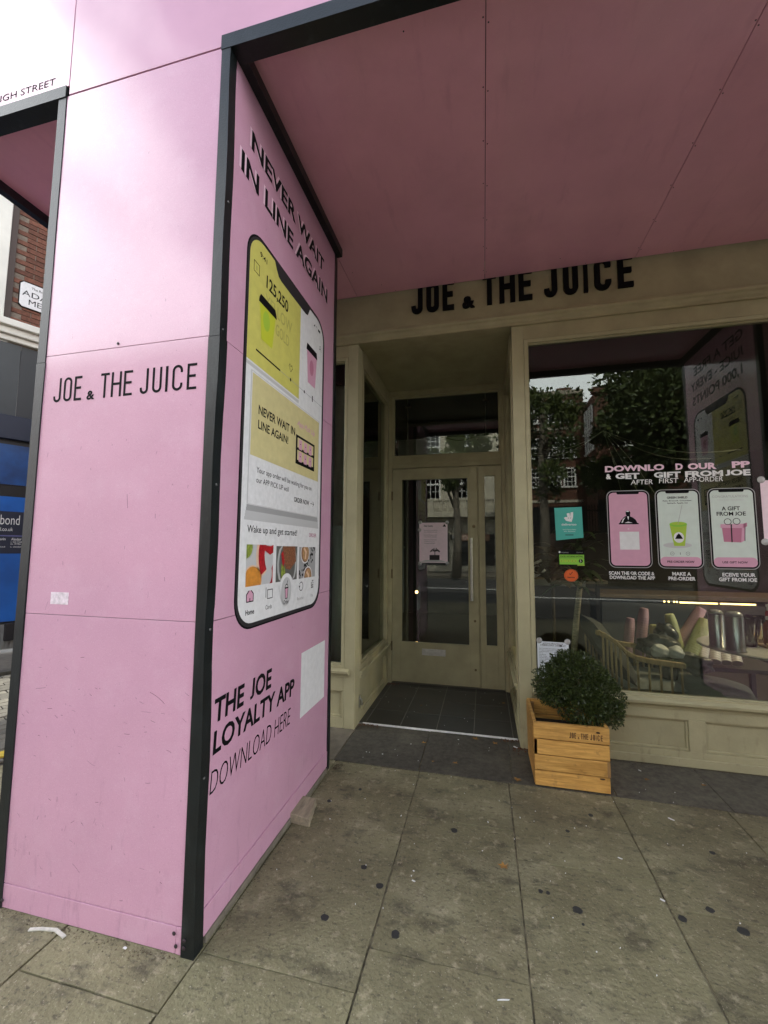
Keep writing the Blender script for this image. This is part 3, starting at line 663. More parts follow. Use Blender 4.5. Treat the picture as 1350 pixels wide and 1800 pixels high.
# raised letters, one by one
for ch, ps in logo_polys(1.70, .262, .15):
    b = MB()
    for q in ps:
        pts = [(x-.567, FY-.022, 3.441+z) for x, z in q]
        ar = sum(pts[i][0]*pts[(i+1) % len(pts)][2]-pts[(i+1) % len(pts)][0]*pts[i][2] for i in range(len(pts)))
        b.prism(pts if ar < 0 else pts[::-1], (0, .021, 0))
    b.build('letter', blk, fb)
# cornice moulding, one profile run along the front
prof = [(-.0, 3.235), (.018, 3.235), (.018, 3.25), (.030, 3.262), (.034, 3.28), (.048, 3.29), (.052, 3.305), (.045, 3.318), (.03, 3.324), (.03, 3.334), (.0, 3.34)]
MB().prism([(-1.95, FY-d, z) for d, z in prof], (15.9, 0, 0)).build('cornice_moulding', khaki_d, sb)
box('lintel', khaki_d, sb, -1.95, LOBX0-.002, FY+.002, FY+.12, 3.13, 3.328); box('lintel', khaki_d, sb, LOBX1+.002, 14, FY+.002, FY+.12, 3.12, 3.328)
box('lintel', khaki_d, sb, LOBX0-.0, LOBX1, FY+.004, FY+.12, 3.236, 3.326)
def pilaster(x0, x1): box('pilaster', khaki, sb, x0, x1, FY-.002, FY+.13, .0, 3.234, .003)
pilaster(-1.128, -1.038); pilaster(.242, .332); pilaster(3.30, 3.42); pilaster(-1.95, -1.86)
def window(x0, x1, z0, z1, y=FY, g=glass_m):
    fr = MB(); w = .028
    fr.box(x0-w, x0, y, y+.075, z0-w, z1+w); fr.box(x1, x1+w, y, y+.075, z0-w, z1+w); fr.box(x0, x1, y, y+.075, z1, z1+w); fr.box(x0, x1, y, y+.075, z0-w, z0)
    fr.box(x0, x0+.008, y+.018, y+.06, z0, z1); fr.box(x1-.008, x1, y+.018, y+.06, z0, z1); fr.box(x0+.008, x1-.008, y+.018, y+.06, z1-.008, z1); fr.box(x0+.008, x1-.008, y+.018, y+.06, z0, z0+.008)
    f = fr.build('window_frame', khaki, sb, bevel=.003)
    MB().box(x0+.009, x1-.009, y+.040, y+.046, z0+.009, z1-.009).build('pane', g, f)
    return f
wf1 = window(.362, 3.27, .447, 3.09); wf2 = window(-1.83, -1.158, .50, 3.10)
def riser(x0, x1, ztop, panels, y=FY):
    """panelled stall riser: rails and stiles proud, panels recessed behind a bead"""
    b = MB(); zs = [p[2] for p in panels]; za, zb = panels[0][2], panels[0][3]
    b.box(x0, x1, y+.001, y+.10, .0, za); b.box(x0, x1, y+.001, y+.10, zb, ztop); xp = x0
    for pa, pb, _, _ in panels: b.box(xp, pa, y+.001, y+.10, za, zb); xp = pb
    b.box(xp, x1, y+.001, y+.10, za, zb); b.build('stall_riser', khaki, sb, bevel=.002)
    for pa, pb, _, _ in panels:
        q = MB().box(pa, pb, y+.028, y+.06, za, zb).build('riser_panel', khaki, sb)
        m = MB(); w = .014
        m.box(pa, pb, y+.012, y+.028, za, za+w); m.box(pa, pb, y+.012, y+.028, zb-w, zb); m.box(pa, pa+w, y+.012, y+.028, za+w, zb-w); m.box(pb-w, pb, y+.012, y+.028, za+w, zb-w); m.build('panel_bead', khaki, q, bevel=.004)
riser(.334, 3.30, .372, [(.46, 1.335, .098, .302), (1.435, 2.33, .098, .302), (2.43, 3.22, .098, .302)])
riser(-1.86, -1.13, .42, [(-1.79, -1.148, .085, .29)])
def sill(x0, x1, z, y=FY):
    MB().prism([(x0, y-.040, z-.006), (x0, y-.042, z+.010), (x0, y-.030, z+.016), (x0, y+.03, z+.03), (x0, y+.03, z-.045), (x0, y-.006, z-.045), (x0, y-.012, z-.024), (x0, y-.028, z-.018)], (x1-x0, 0, 0)).build('window_sill', khaki, sb)
sill(.334, 3.298, .412); sill(-1.86, -1.085, .448)
box('plinth', khaki, sb, .334, 3.3, FY-.012, FY+.0005, .0, .055, .004)
# ---- lobby
MB().box(LOBX0-.0, LOBX1+.0, FY+.002, DY+.02, 3.262, 3.29).build('lobby_ceiling', khaki_d, sb)
lf = box('lobby_floor', grout, sb, LOBX0-.02, LOBX1+.02, 3.478, DY+.05, -.05, .004)
txs = [-1.04, -.985, -.690, -.393, -.098, .200, .24]; tys = [3.48, 3.79, 4.125, 4.455, 4.57]
for i in range(len(txs)-1):
    for j in range(len(tys)-1):
        xa, xb, ya, yb = txs[i]+.0025, txs[i+1]-.0025, tys[j]+.0025, tys[j+1]-.0025; c = ((xa+xb)/2, (ya+yb)/2, .005)
        MB().box(xa, xb, ya, yb, .001, .0065+rnd.uniform(0, .0012)).build('tile', tile, lf, loc=c, bevel=.001)
box('threshold_strip', white_m, sb, -1.005, LOBX1-.01, 3.468, 3.479, -.01, .0085, .001)
def lobby_side(x, s):
    """panelled side of the lobby: pane above, riser below; s = +1 faces +x"""
    ya, yb = FY+.14, DY-.03; X = lambda a, b: (x+min(a*s, b*s), x+max(a*s, b*s))
    P = lambda name, m, a, b, y0, y1, z0, z1, par=sb, bv=.003: box(name, m, par, *X(a, b), y0, y1, z0, z1, bv)
    b = MB()
    for y0, y1, z0, z1 in ((ya-.01, ya+.045, .42, 3.26), (yb-.05, yb, .42, 3.26), (ya+.045, yb-.05, 3.10, 3.26), (ya+.045, yb-.05, .42, .47)):
        xa, xb = X(-.06, .004); b.box(xa, xb, y0, y1, z0, z1)
    for y0, y1, z0, z1 in ((ya+.045, ya+.058, .47, 3.10), (yb-.063, yb-.05, .47, 3.10), (ya+.058, yb-.063, 3.087, 3.10), (ya+.058, yb-.063, .47, .483)):
        xa, xb = X(-.05, -.012); b.box(xa, xb, y0, y1, z0, z1)
    f = b.build('window_frame', khaki_d, sb, bevel=.003); P('pane', glass_m, -.04, -.034, ya+.058, yb-.063, .483, 3.087, f, 0)
    P('window_sill', khaki, -.03, .028, ya-.01, yb, .395, .419); P('window_sill', khaki, -.03, .016, ya-.01, yb, .37, .394)
    b = MB(); 
    for y0, y1, z0, z1 in ((ya-.01, yb, .0, .07), (ya-.01, yb, .32, .368), (ya-.01, ya+.07, .07, .32), (yb-.09, yb, .07, .32)):
        xa, xb = X(-.06, .002); b.box(xa, xb, y0, y1, z0, z1)
    b.build('stall_riser', khaki, sb, bevel=.002); q = P('riser_panel', khaki, -.06, -.022, ya+.07, yb-.09, .07, .32, sb, 0)
    b = MB(); w = .014
    for y0, y1, z0, z1 in ((ya+.07, yb-.09, .07, .07+w), (ya+.07, yb-.09, .32-w, .32), (ya+.07, ya+.07+w, .07+w, .32-w), (yb-.09-w, yb-.09, .07+w, .32-w)):
        xa, xb = X(-.022, -.010); b.box(xa, xb, y0, y1, z0, z1)
    b.build('panel_bead', khaki, q, bevel=.004)
lobby_side(LOBX0, 1); lobby_side(LOBX1, -1)
# lobby back wall: frame, transom window, door, side light
y = DY
b = MB()
b.box(-1.06, -.995, y-.02, y+.10, .0, 3.265); b.box(.196, .26, y-.02, y+.10, .0, 3.265); b.box(-.995, .196, y-.018, y+.10, 3.20, 3.265); b.box(-.995, .196, y-.018, y+.10, 2.362, 2.488); b.box(-.056, -.046, y-.014, y+.10, .02, 2.362)
dfm = b.build('door_frame', khaki_d, sb, bevel=.004)
MB().box(-.995, .196, y-.026, y-.018, 2.40, 2.425).build('transom_bead', khaki_d, dfm, bevel=.004)
b = MB(); b.box(-.995, -.975, y, y+.05, 2.488, 3.20); b.box(.176, .196, y, y+.05, 2.488, 3.20); b.box(-.975, .176, y, y+.05, 3.18, 3.20); b.box(-.975, .176, y, y+.05, 2.488, 2.512)
tf = b.build('window_frame', khaki_d, sb, bevel=.004); MB().box(-.974, .175, y+.02, y+.026, 2.513, 3.179).build('pane', glass_d, tf)
b = MB(); b.box(-.992, -.897, y-.008, y+.04, .024, 2.356); b.box(-.150, -.058, y-.008, y+.04, .024, 2.356); b.box(-.897, -.150, y-.008, y+.04, 2.243, 2.356); b.box(-.897, -.150, y-.008, y+.04, .024, .437)
b.box(-.897, -.885, y-.012, y+.03, .449, 2.231); b.box(-.162, -.15, y-.012, y+.03, .449, 2.231); b.box(-.897, -.15, y-.012, y+.03, 2.231, 2.243); b.box(-.897, -.15, y-.012, y+.03, .437, .449)
door = b.build('door', khaki_d, sb, bevel=.002)
MB().box(-.884, -.163, y+.008, y+.014, .450, 2.230).build('pane', glass_d, door)
b = MB(); b.tube([(-.128, y-.055, .915), (-.128, y-.055, 1.575)], .015, 12); b.tube([(-.128, y-.055, 1.0), (-.128, y-.006, 1.0)], .009, 8); b.tube([(-.128, y-.055, 1.49), (-.128, y-.006, 1.49)], .009, 8); b.build('handle', mat('pale_steel', (.62, .61, .57), .42, .1, 40, metal=.45), door, smooth=False)
b = MB(); b.box(-.664, -.412, y-.0145, y-.006, .318, .385); b.box(-.632, -.444, y-.0205, y-.0146, .334, .368); b.build('letter_box', mat('worn_aluminium', (.52, .50, .46), .45, .2, 30, metal=.35), door, bevel=.002)
for z, r_ in ((1.70, .017), (.70, .013), (.20, .012)): MB().lathe([(r_, 0), (r_, .004), (r_*.6, .007)], (-.10, y-.0085, z), 14, axis=(0, -1, 0)).build('lock', brass, door)
for z in (.40, 1.18, 2.05):
    MB().lathe([(.009, -.05), (.009, .05)], (-.997, y-.020, z), 10).build('hinge', brass, door)
b = MB(); b.box(-.044, .008, y-.006, y+.04, .02, 2.356); b.box(.132, .194, y-.006, y+.04, .02, 2.356); b.box(.008, .132, y-.006, y+.04, 2.252, 2.356); b.box(.008, .132, y-.006, y+.04, .02, .447)
b.box(.008, .016, y-.010, y+.03, .455, 2.244); b.box(.124, .132, y-.010, y+.03, .455, 2.244); b.box(.008, .132, y-.010, y+.03, 2.244, 2.252); b.box(.008, .132, y-.010, y+.03, .447, .455)
slf = b.build('side_light', khaki_d, sb, bevel=.002); MB().box(.017, .123, y+.008, y+.014, .456, 2.243).build('pane', glass_d, slf)
b = MB(); b.tube([(-1.028, FY+.135, .20), (-1.012, FY+.125, .19), (-1.012, FY+.125, .15)], .008, 6); b.box(-1.037, -1.03, FY+.12, FY+.15, .13, .22); b.build('hook', steel, sb)
# ---- interior shell
fl = mat('interior_floor', (.035, .03, .026), .5, .3, 3); iw = mat('interior_wall', (.028, .028, .029), .8, .1, 2); ceil_m = mat('interior_ceiling', (.02, .02, .02), .9)
box('floor', fl, sb, -1.83, 9, DY+.06, 11, -.05, .008); box('floor', fl, sb, .26, 9, FY+.12, DY+.06, -.05, .008); box('floor', fl, sb, -1.83, -1.06, FY+.12, DY+.06, -.05, .008)
box('interior_ceiling', ceil_m, sb, -1.83, 9, FY+.13, 11, 3.45, 3.5)
box('interior_wall', iw, sb, -1.83, 9, 9.6, 9.8, 0, 3.45); box('interior_wall', iw, sb, 6.5, 6.6, FY+.13, 9.6, 0, 3.45)
pg = mat('pale_green_panel', (.30, .33, .25), .6, .08, 4)
pl_ = box('added_panelling', pg, sb, -1.829, -1.80, FY+.2, 9.5, 1.52, 3.0); box('added_panelling', mat('grey_blue_panel', (.26, .31, .33), .6), sb, -1.829, -1.80, FY+.2, 9.5, .02, 1.47)  # panelling added to stand in for a reflection in the lobby glass
box('added_dado_rail', pg, sb, -1.829, -1.77, FY+.2, 9.5, 1.472, 1.518, .004)
cl = mat('lit_strip', (.9, .6, .25), .5, emit=(1.0, .62, .22, 3.0))
cnt = thing('service_counter', 'dark counter at the back of the shop with a glowing amber light strip', 'counter', (2.9, 6.3, 0))
box('counter_body', mat('counter_grey', (.03, .03, .03), .6), cnt, 1.5, 5, 6.06, 6.7, .01, .78); box('counter_top', mat('counter_wood', (.10, .065, .035), .5, .4, 6), cnt, 1.45, 5.05, 6.0, 6.75, .84, .89, .004)
for xa, xb in ((2.39, 2.80), (2.83, 3.20)): box('light_strip', cl, cnt, xa, xb, 6.02, 6.035, .795, .812)
for x in (2.21, 2.26, 2.32, 2.35): box('light_strip', cl, cnt, x, x+.016, 6.02, 6.035, .80, .818)
warm = mat('lamp_glow', (1, .8, .5), .5, emit=(1, .55, .20, 5))
lp = thing('wall_lamp', 'small warm glowing bulb seen low through the door glass', 'lamp', (-.98, 6.2, .8))
MB().lathe([(.006, -.024), (.02, -.014), (.023, 0), (.017, .014), (.006, .022)], (-.98, 6.2, .82), 14).build('bulb', warm, lp, smooth=True); box('bracket', blk2, lp, -1.0, -.96, 6.2, 6.32, .77, .79); box('post', blk2, lp, -.995, -.965, 6.32, 6.36, .008, .95)
def fill_point(p, e, c=(1, .78, .5), r=.06):  # fill light for the shop interior
    l = bpy.data.lights.new('interior_fill', 'POINT'); l.energy = e; l.color = c; l.shadow_soft_size = r
    o = bpy.data.objects.new('interior_fill', l); COL.objects.link(o); o.location = p; return o
for i, (px_, py_, lab) in enumerate(((3.05, 4.2, 'added unseen fill lamp, a black pendant past the far edge of the window'), (4.6, 6.2, 'added unseen fill lamp, a black pendant over the far end of the counter'))):  # pendants added out of view only to brighten the interior
    pn = thing('added_fill_lamp', lab, 'lamp', (px_, py_, 3.45), 'added fill lamps in the shop')
    b = MB().tube([(px_, py_, 3.45), (px_, py_, 2.75)], .004, 6); b.build('cord', blk, pn); MB().lathe([(.02, .14), (.05, .12), (.13, .0), (.126, .0), (.046, .115), (.018, .13)], (px_, py_, 2.62), 20).build('fill_lamp_shade', blk2, pn, smooth=True)
    MB().lathe([(.008, .03), (.022, .015), (.022, -.01), (.008, -.022)], (px_, py_, 2.71), 12).build('bulb', warm, pn); fill_point((px_, py_, 2.655), 70, r=.02)

# ================================================================== OBJECTS: planter and shrub
pb = thing('planter_box', 'square yellow wooden planter of four stacked planks a side under the shop window', 'planter', (.5, 3.06, 0))
px0, px1, py0, py1 = .287, .716, 2.852, 3.285
hts = [(.006, .093), (.099, .186), (.192, .280), (.286, .380)]
for i, (za, zb) in enumerate(hts):
    o = i*.0015
    box('plank', wood, pb, px0+.002-o, px1-.002+o, py0-o, py0+.02, za, zb, .002)
    box('plank', wood, pb, px0+.002, px1-.002, py1-.02, py1, za, zb, .002)
    box('plank', wood, pb, px0-o, px0+.018, py0+.022, py1-.022, za, zb, .002); box('plank', wood, pb, px1-.018, px1+o, py0+.022, py1-.022, za, zb, .002)
for xx in (px0+.02, px1-.045):
    for yy in (py0+.022, py1-.045): box('corner_post', wood_i, pb, xx, xx+.025, yy, yy+.023, .01, .365)
MB().box(px0+.019, px1-.019, py0+.021, py1-.021, .02, .255).build('soil', soil, pb)
box('plank_end', mat('end_grain', (.40, .21, .06), .7, .3, 30), pb, px0-.0005, px0+.0175, py0-.003, py0-.0005, .193, .279); box('plank_end', wood_i, pb, px1-.016, px1+.001, py0-.0025, py0-.0003, .099, .186)
A = Art((0, py0-.0048, 0), (1, 0, 0), (0, 0, 1)); A.logo(.492, .305, .188, .034, burn, 1, .15); A.build('lettering', pb)
kn = mat('wood_knot', (.05, .025, .01), .8)
A = Art((0, py0-.0048, 0), (1, 0, 0), (0, 0, 1)); A.ell(.655, .352, .012, .006, kn); A.ell(.67, .088, .016, .005, kn); A.build('knot', pb)

def leaf_cloud(name, m, parent, n, gen, size, rnd, aspect=.5, loc=None):
    b = MB()
    for i in range(n):
        p, nr = gen(rnd)
        t = Vector((rnd.gauss(0, 1), rnd.gauss(0, 1), rnd.gauss(0, 1)+.4)).normalized(); d = (Vector(nr)*.9+t*.8).normalized()
        s_ = d.cross(Vector((rnd.gauss(0, 1), rnd.gauss(0, 1), rnd.gauss(0, 1)))).normalized(); L_ = size*rnd.uniform(.6, 1.3); w = L_*aspect; u = d.cross(s_)*L_*.12
        p = Vector(p); b.face([p, p+d*L_*.5+s_*w*.5+u, p+d*L_, p+d*L_*.5-s_*w*.5+u])
    return b.build(name, m, parent)
sh_ = thing('box_shrub', 'rounded dark green clipped box shrub growing out of the wooden planter', 'shrub', (.575, 3.06, .25))
lobes = [((.60, 3.06, .595), (.20, .19, .17)), ((.44, 3.05, .565), (.125, .15, .125)), ((.74, 3.06, .50), (.125, .15, .155)), ((.62, 3.02, .44), (.16, .16, .115)), ((.545, 3.08, .70), (.11, .12, .075)), ((.77, 3.0, .43), (.075, .10, .085)), ((.42, 3.02, .50), (.085, .1, .07))]
def gen_sh(r):
    c, q = r.choices(lobes, [3, 1.4, 1.5, 1.5, .9, .6, .5])[0]
    while True:
        d = Vector((r.gauss(0, 1), r.gauss(0, 1), r.gauss(0, 1))).normalized(); k = (r.random()**.22)*(1+.08*math.sin(d.x*9+d.z*7)+.05*math.sin(d.y*17+d.x*13))
        p = Vector((c[0]+d.x*q[0]*k, c[1]+d.y*q[1]*k, c[2]+d.z*q[2]*k))
        if p.z > .36 or (p.x > .52 and p.z > .33): return p, d
leaf_cloud('foliage', box_leaf, sh_, 19000, gen_sh, .0175, random.Random(4), .52)
b = MB(); b.tube([(.53, 3.05, .24), (.55, 3.04, .33), (.60, 3.05, .42), (.60, 3.06, .6)], [.018, .014, .011, .005], 8); b.tube([(.55, 3.04, .33), (.47, 3.05, .45), (.43, 3.05, .56)], [.008, .006, .003], 6); b.tube([(.59, 3.05, .40), (.70, 3.05, .47), (.75, 3.06, .52)], [.009, .006, .003], 6); b.build('stem', bark, sh_, smooth=True)

# ---- loose things on the ground
lfm = mat('dry_leaf', (.30, .15, .035), .8, .4, 60, rand=.3); 
leaf_spots = [(.186, 2.878, .032, 'large yellow dry leaf lying beside the front corner of the planter'), (.066, 2.11, .03, 'curled tan leaf alone in the middle of a large paving slab'), (.983, 3.084, .026, 'brown leaf on the dark stone strip just past the planter'), (-.087, 3.40, .034, 'brown leaf cluster lying against the white threshold strip'), (-.459, 3.238, .02, 'small orange leaf on the dark stone before the doorway'), (-.211, 2.993, .022, 'orange leaf on the granite slab between door and paving'), (1.302, 3.099, .018, 'thin reddish leaf on the dark stone under the wide window'), (-.585, 3.95, .016, 'small tan leaf on the slate tiles inside the doorway'), (.16, 4.2, .02, 'yellow leaf on the tiles by the foot of the side light'), (.06, 3.36, .026, 'curled brown leaf on the threshold close to the pillar'), (-.36, 2.98, .013, 'tiny orange leaf on the joint between two granite slabs')]
for x, y, r, lab in leaf_spots:
    rr = random.Random(int(x*1000)); b = MB(); a0 = rr.uniform(0, 6); pts = []
    for i in range(10):
        q = r*(1.0 if i % 2 == 0 else .45)*rr.uniform(.8, 1.15); a = a0+i*.628; pts.append(Vector((x+q*math.cos(a), y+q*math.sin(a)*.8, .006+rr.uniform(0, .35)*q)))
    c = Vector((x, y, .007+.008*(y > 3.47)))
    for p in pts: p.z += .008*(y > 3.47)
    for i in range(10): b.face([c, pts[i], pts[(i+1) % 10]])
    b.tube([c, c+Vector((r*.9*math.cos(a0+.3), r*.9*math.sin(a0+.3), .004))], .0012, 5)
    tag(b.build('fallen_leaf', lfm, loc=(x, y, 0)), lab, 'leaf', 'fallen leaves')
b = MB(); r8 = random.Random(21)
spots = [(.965, 2.685, .03, .009), (.701, 2.083, .018, .008), (-.321, 1.934, .016, .006), (.604, 2.301, .02, .006), (-1.288, 1.38, .014, .008), (.44, 2.479, .007, .005), (.04, 1.526, .04, .003), (-.33, 1.99, .008, .005), (-.335, 1.96, .006, .004), (.98, 3.2, .018, .008), (-.72, 3.0, .01, .006), (-.55, 3.2, .008, .006), (-.21, 3.36, .012, .007), (.17, 2.5, .01, .005), (.0, 2.42, .012, .006), (-.46, 2.36, .012, .005), (.205, 3.34, .035, .014)]
for i in range(55): spots.append((r8.uniform(-1, 1.5), r8.uniform(1.7, 3.3), r8.uniform(.002, .006), r8.uniform(.002, .004)))
for i in range(22): spots.append((r8.uniform(-1, .2), r8.uniform(3.5, 4.5), r8.uniform(.003, .008), r8.uniform(.002, .004)))
for x, y, l, w in spots:
    a = r8.uniform(0, 3.14); z = .0078 if y > 3.465 else .0025; d = Vector((math.cos(a), math.sin(a), 0)); s_ = Vector((-d.y, d.x, 0)); c = Vector((x, y, z))
    b.prism([c-d*l*.5-s_*w*.3, c+d*l*.4-s_*w*.5, c+d*l*.5+s_*w*.2, c+s_*w*.5, c-d*l*.45+s_*w*.3], (0, 0, .0025))
tag(b.build('litter', wht), 'white paper scraps and crumbs scattered over the paving and tiles', None, None, 'stuff')
fm = mat('feather', (.55, .53, .46), .8, .2, 60); b = MB(); 
pts = [(-1.70, 1.352), (-1.66, 1.365), (-1.60, 1.375), (-1.54, 1.36)]
for f in stroke(pts, .012): b.prism([(x, y, .003) for x, y in f], (0, 0, .004))
tag(b.build('feather', fm), 'thin pale feather lying on the paving before the pink pillar', 'feather')
wb = MB(); wb.hexa([(-1.036, 2.16, .002), (-.905, 2.15, .002), (-.945, 2.345, .002), (-1.036, 2.33, .002), (-1.036, 2.165, .050), (-.91, 2.155, .040), (-.95, 2.335, .040), (-1.036, 2.325, .052)])
tag(wb.build('wooden_block', mat('weathered_wood', (.30, .25, .17), .9, .35, 9, .5, 50, stretch=(6, 1, 6)), bevel=.004), 'weathered grey wooden block lying against the base of the pink pillar', 'block')

# grit, sand and leaf crumbs swept against the pillar base, the kerb stones and the lobby corners
grm = mat('grit', (.13, .10, .06), .95, .6, 40, rand=0, col2=(.05, .035, .02)); crm = mat('leaf_crumbs', (.16, .06, .02), .9, .5, 60, col2=(.06, .025, .01))
def crumbs(name, label, m, segs, n, size, seed):
    r = random.Random(seed); b = MB()
    for i in range(n):
        (xa, ya), (xb, yb), sp = r.choice(segs); t = r.random(); x = xa+(xb-xa)*t+abs(r.gauss(0, sp))*(1 if abs(xb-xa) < .1 else 0); yy = ya+(yb-ya)*t-abs(r.gauss(0, sp))*(1 if abs(xb-xa) >= .1 else 0)
        q = size*r.uniform(.4, 1.5); a = r.uniform(0, 6.28); z = .0085 if (yy > 3.47 and -1.04 < x < .24) else .002; p = [Vector((x+q*r.uniform(.5, 1)*math.cos(a+k*2.09), yy+q*r.uniform(.5, 1)*math.sin(a+k*2.09), z)) for k in range(3)]; top = Vector((x, yy, z+q*r.uniform(.3, .8)))
        for k in range(3): b.face([p[k], p[(k+1) % 3], top])
    return tag(b.build(name, m), label, None, None, 'stuff')
crumbs('grit', 'sandy grit gathered along the base of the pink pillar and the paving joints', grm, [((-1.92, 1.40), (-1.06, 1.40), .02), ((-1.02, 1.45), (-1.02, 2.7), .025), ((-1.0, 2.845), (1.4, 2.845), .012), ((.34, 3.325), (1.8, 3.325), .02), ((-1.0, 2.72), (-.99, 2.80), .03)], 1500, .0035, 31)
crumbs('leaf_crumbs', 'reddish leaf crumbs gathered in the corners of the doorway', crm, [((-1.03, 3.46), (-.86, 3.46), .025), ((.10, 3.455), (.24, 3.46), .02), ((.18, 3.34), (.30, 3.34), .03), ((-1.03, 4.50), (-.9, 4.54), .02)], 260, .007, 32)

# ================================================================== OBJECTS: signs stuck to the glass
def cups(par, pts, y0, r=.021):
    for x, z in pts: MB().lathe([(r, 0), (r*.95, .004), (r*.5, .010), (r*.28, .016)], (x, y0, z), 14, axis=(0, -1, 0)).build('suction_cup', clear_cup, par, smooth=True)
def notice(name, label, x0, x1, z0, z1, y, m, lines, inside=True, extra=None):
    t = thing(name, label, 'notice', ((x0+x1)/2, y, z0)); A = Art((0, y, 0), (1, 0, 0), (0, 0, 1)); A.slab(x0, x1, z0, z1, .0012, m)
    w = x1-x0; rr = random.Random(int(x0*997)); 
    for (fx, fz, h, st, bold) in lines: A.text(st, x0+fx*w, z0+fz*(z1-z0), h, blk2, 1, bold=bold, cond=.7)
    if extra: extra(A)
    A.build('sheet', t); return t
def palm(A):
    cx, cz = -.52, 1.335
    A.rect(cx-.06, cx+.05, cz+.0, cz+.055, blk2, 2); A.rect(cx-.005, cx+.003, cz+.055, cz+.095, blk2, 2)
    for i, a in enumerate((20, 60, 110, 150, 190, -10)): A.polys(stroke([(cx, cz+.095), (cx+.03*math.cos(R(a)), cz+.105+.025*math.sin(R(a))), (cx+.055*math.cos(R(a)), cz+.09+.015*math.sin(R(a)))], .008), blk2, 3+i)
    A.poly([(-.685, 1.315), (-.39, 1.315), (-.46, 1.335), (-.62, 1.335)], gry, 1); A.poly([(-.435, 1.70), (-.395, 1.70), (-.405, 1.715), (-.415, 1.73), (-.425, 1.715)], blk, 1)
n1 = notice('door_notice', 'pale pink printed letter held on the door glass by clear suction cups', -.692, -.382, 1.305, 1.745, DY+.0062, paper_p, [(.17, .90, .018, 'Dear Guests,', .02)] + [(.17, .80-.045*i-.03*(i > 1)-.03*(i > 3), .010, st, 0) for i, st in enumerate(('We are sorry to announce that this', 'store is closed until further notice.', 'Our team will be happy to see you', 'in one of our other stores nearby.', 'Thank you for your patience and', 'we look forward to see you.', 'Kind regards, your JOE team'))], extra=palm)
cups(n1, ((-.682, 1.75), (-.385, 1.745), (-.685, 1.295), (-.385, 1.30), (-.69, 1.665)), DY+.006)
def crest(A): A.ell(.545, .742, .010, .006, blk2, 2)
n2 = notice('window_notice', 'white printed notice held by suction cups low in the window behind the shrub', .380, .600, .50, .768, FY+.0385, paper_w, [(.18, .93, .010, 'NOTICE OF APPLICATION FOR', .01), (.10, .885, .010, 'A PREMISES LICENCE - LICENSING ACT', .01)] + [(.06, .80-.042*i, .007, st, 0) for i, st in enumerate(('Notice is hereby given that an application has been made', 'for the grant of a premises licence in respect of the', 'premises described below, for the sale by retail', 'Premises:', 'Proposed hours:', 'Monday to Sunday', 'Any person wishing to make representations', 'may do so in writing to the licensing team', 'at the town hall.', 'It is an offence to make a false statement', 'in connection with an application.'))], extra=crest)
cups(n2, ((.395, .775), (.592, .775)), FY+.037, .022)
n3 = notice('corner_notice', 'pale pink notice with suction cups at the far edge of the wide window', 1.872, 2.17, 1.52, 1.94, FY+.0385, paper_p, [(.17, .90, .018, 'Dear Guests,', .02)] + [(.17, .80-.045*i, .010, st, 0) for i, st in enumerate(('We are sorry to announce that this', 'store is closed until further notice.', 'Thank you for your patience.'))])
cups(n3, ((1.878, 1.945), (2.165, 1.945), (1.875, 1.515), (2.165, 1.515)), FY+.037, .024)
GY = FY+.0385
def deca(): return Art((0, GY, 0), (1, 0, 0), (0, 0, 1), .0004)
def sticker_(name, label, x, z, fn):
    t = thing(name, label, 'sticker', (x, GY, z)); A = deca(); fn(A); A.build('film', t); return t
def f1(A):
    A.o = Vector((0, GY, 0)); A.poly([(.530, 1.772), (.724, 1.776), (.729, 1.545), (.537, 1.524)], teal, 1)
    A.poly([(.596, 1.694), (.612, 1.672), (.650, 1.663), (.661, 1.700), (.663, 1.738), (.645, 1.736), (.641, 1.706), (.637, 1.732), (.617, 1.728), (.622, 1.700), (.608, 1.702)], wht, 2)
    for x in (.628, .643): A.ell(x, 1.693, .003, .003, blk2, 3, 8)
    A.text('deliveroo', .578, 1.637, .016, wht, 2, w=.105, bold=.012); A.text('Your favourites', .584, 1.602, .008, wht, 2, w=.095); A.text('with deliveries', .593, 1.588, .008, wht, 2, w=.08); A.rect(.603, .66, 1.562, 1.568, blk2, 2)
sticker_('delivery_sticker', 'square teal sticker with a white logo on the window glass', .63, 1.65, f1)
def f2(A):
    A.rect(.548, .732, 1.335, 1.45, blk, 1); A.rect(.555, .728, 1.344, 1.417, hyg, 2); A.text('FOOD HYGIENE RATING', .562, 1.399, .010, blk, 3, w=.158, bold=.02); A.rect(.555, .728, 1.392, 1.394, blk2, 3)
    for i in range(5): A.ell(.571+i*.0245, 1.370, .0105, .0105, lime, 3, 12); A.text(str(i), .5685+i*.0245, 1.364, .012, blk2, 4, cond=.7)
    A.ell(.704, 1.370, .0145, .0145, blk, 3, 16); A.text('5', .6985, 1.362, .017, wht, 4, bold=.02); A.rect(.68, .73, 1.336, 1.343, lime, 3); A.ell(.558, 1.436, .007, .008, wht, 3, 8); A.text('Food Standards Agency', .57, 1.43, .006, gry, 3, w=.05); A.text('food.gov.uk/ratings', .675, 1.432, .006, gry2, 3, w=.045)
sticker_('hygiene_sticker', 'small green and black food hygiene rating sticker showing five', .64, 1.39, f2)
def f3(A):
    A.ell(.634, 1.262, .049, .046, karma, 1, 28); A.ring(.634, 1.262, .043, .0012, blk2, 2); A.line([(.622, 1.277), (.629, 1.268), (.645, 1.289)], .004, blk2, 2); A.text('karma', .609, 1.243, .011, blk2, 2, w=.05, bold=.03)
sticker_('round_sticker', 'round orange sticker with a black tick below the green rating sticker', .634, 1.262, f3)
tl = thing('window_lettering', 'pink and white lettering stuck across the wide window above three phones', 'lettering', (1.35, GY, 1.93)); A = deca()
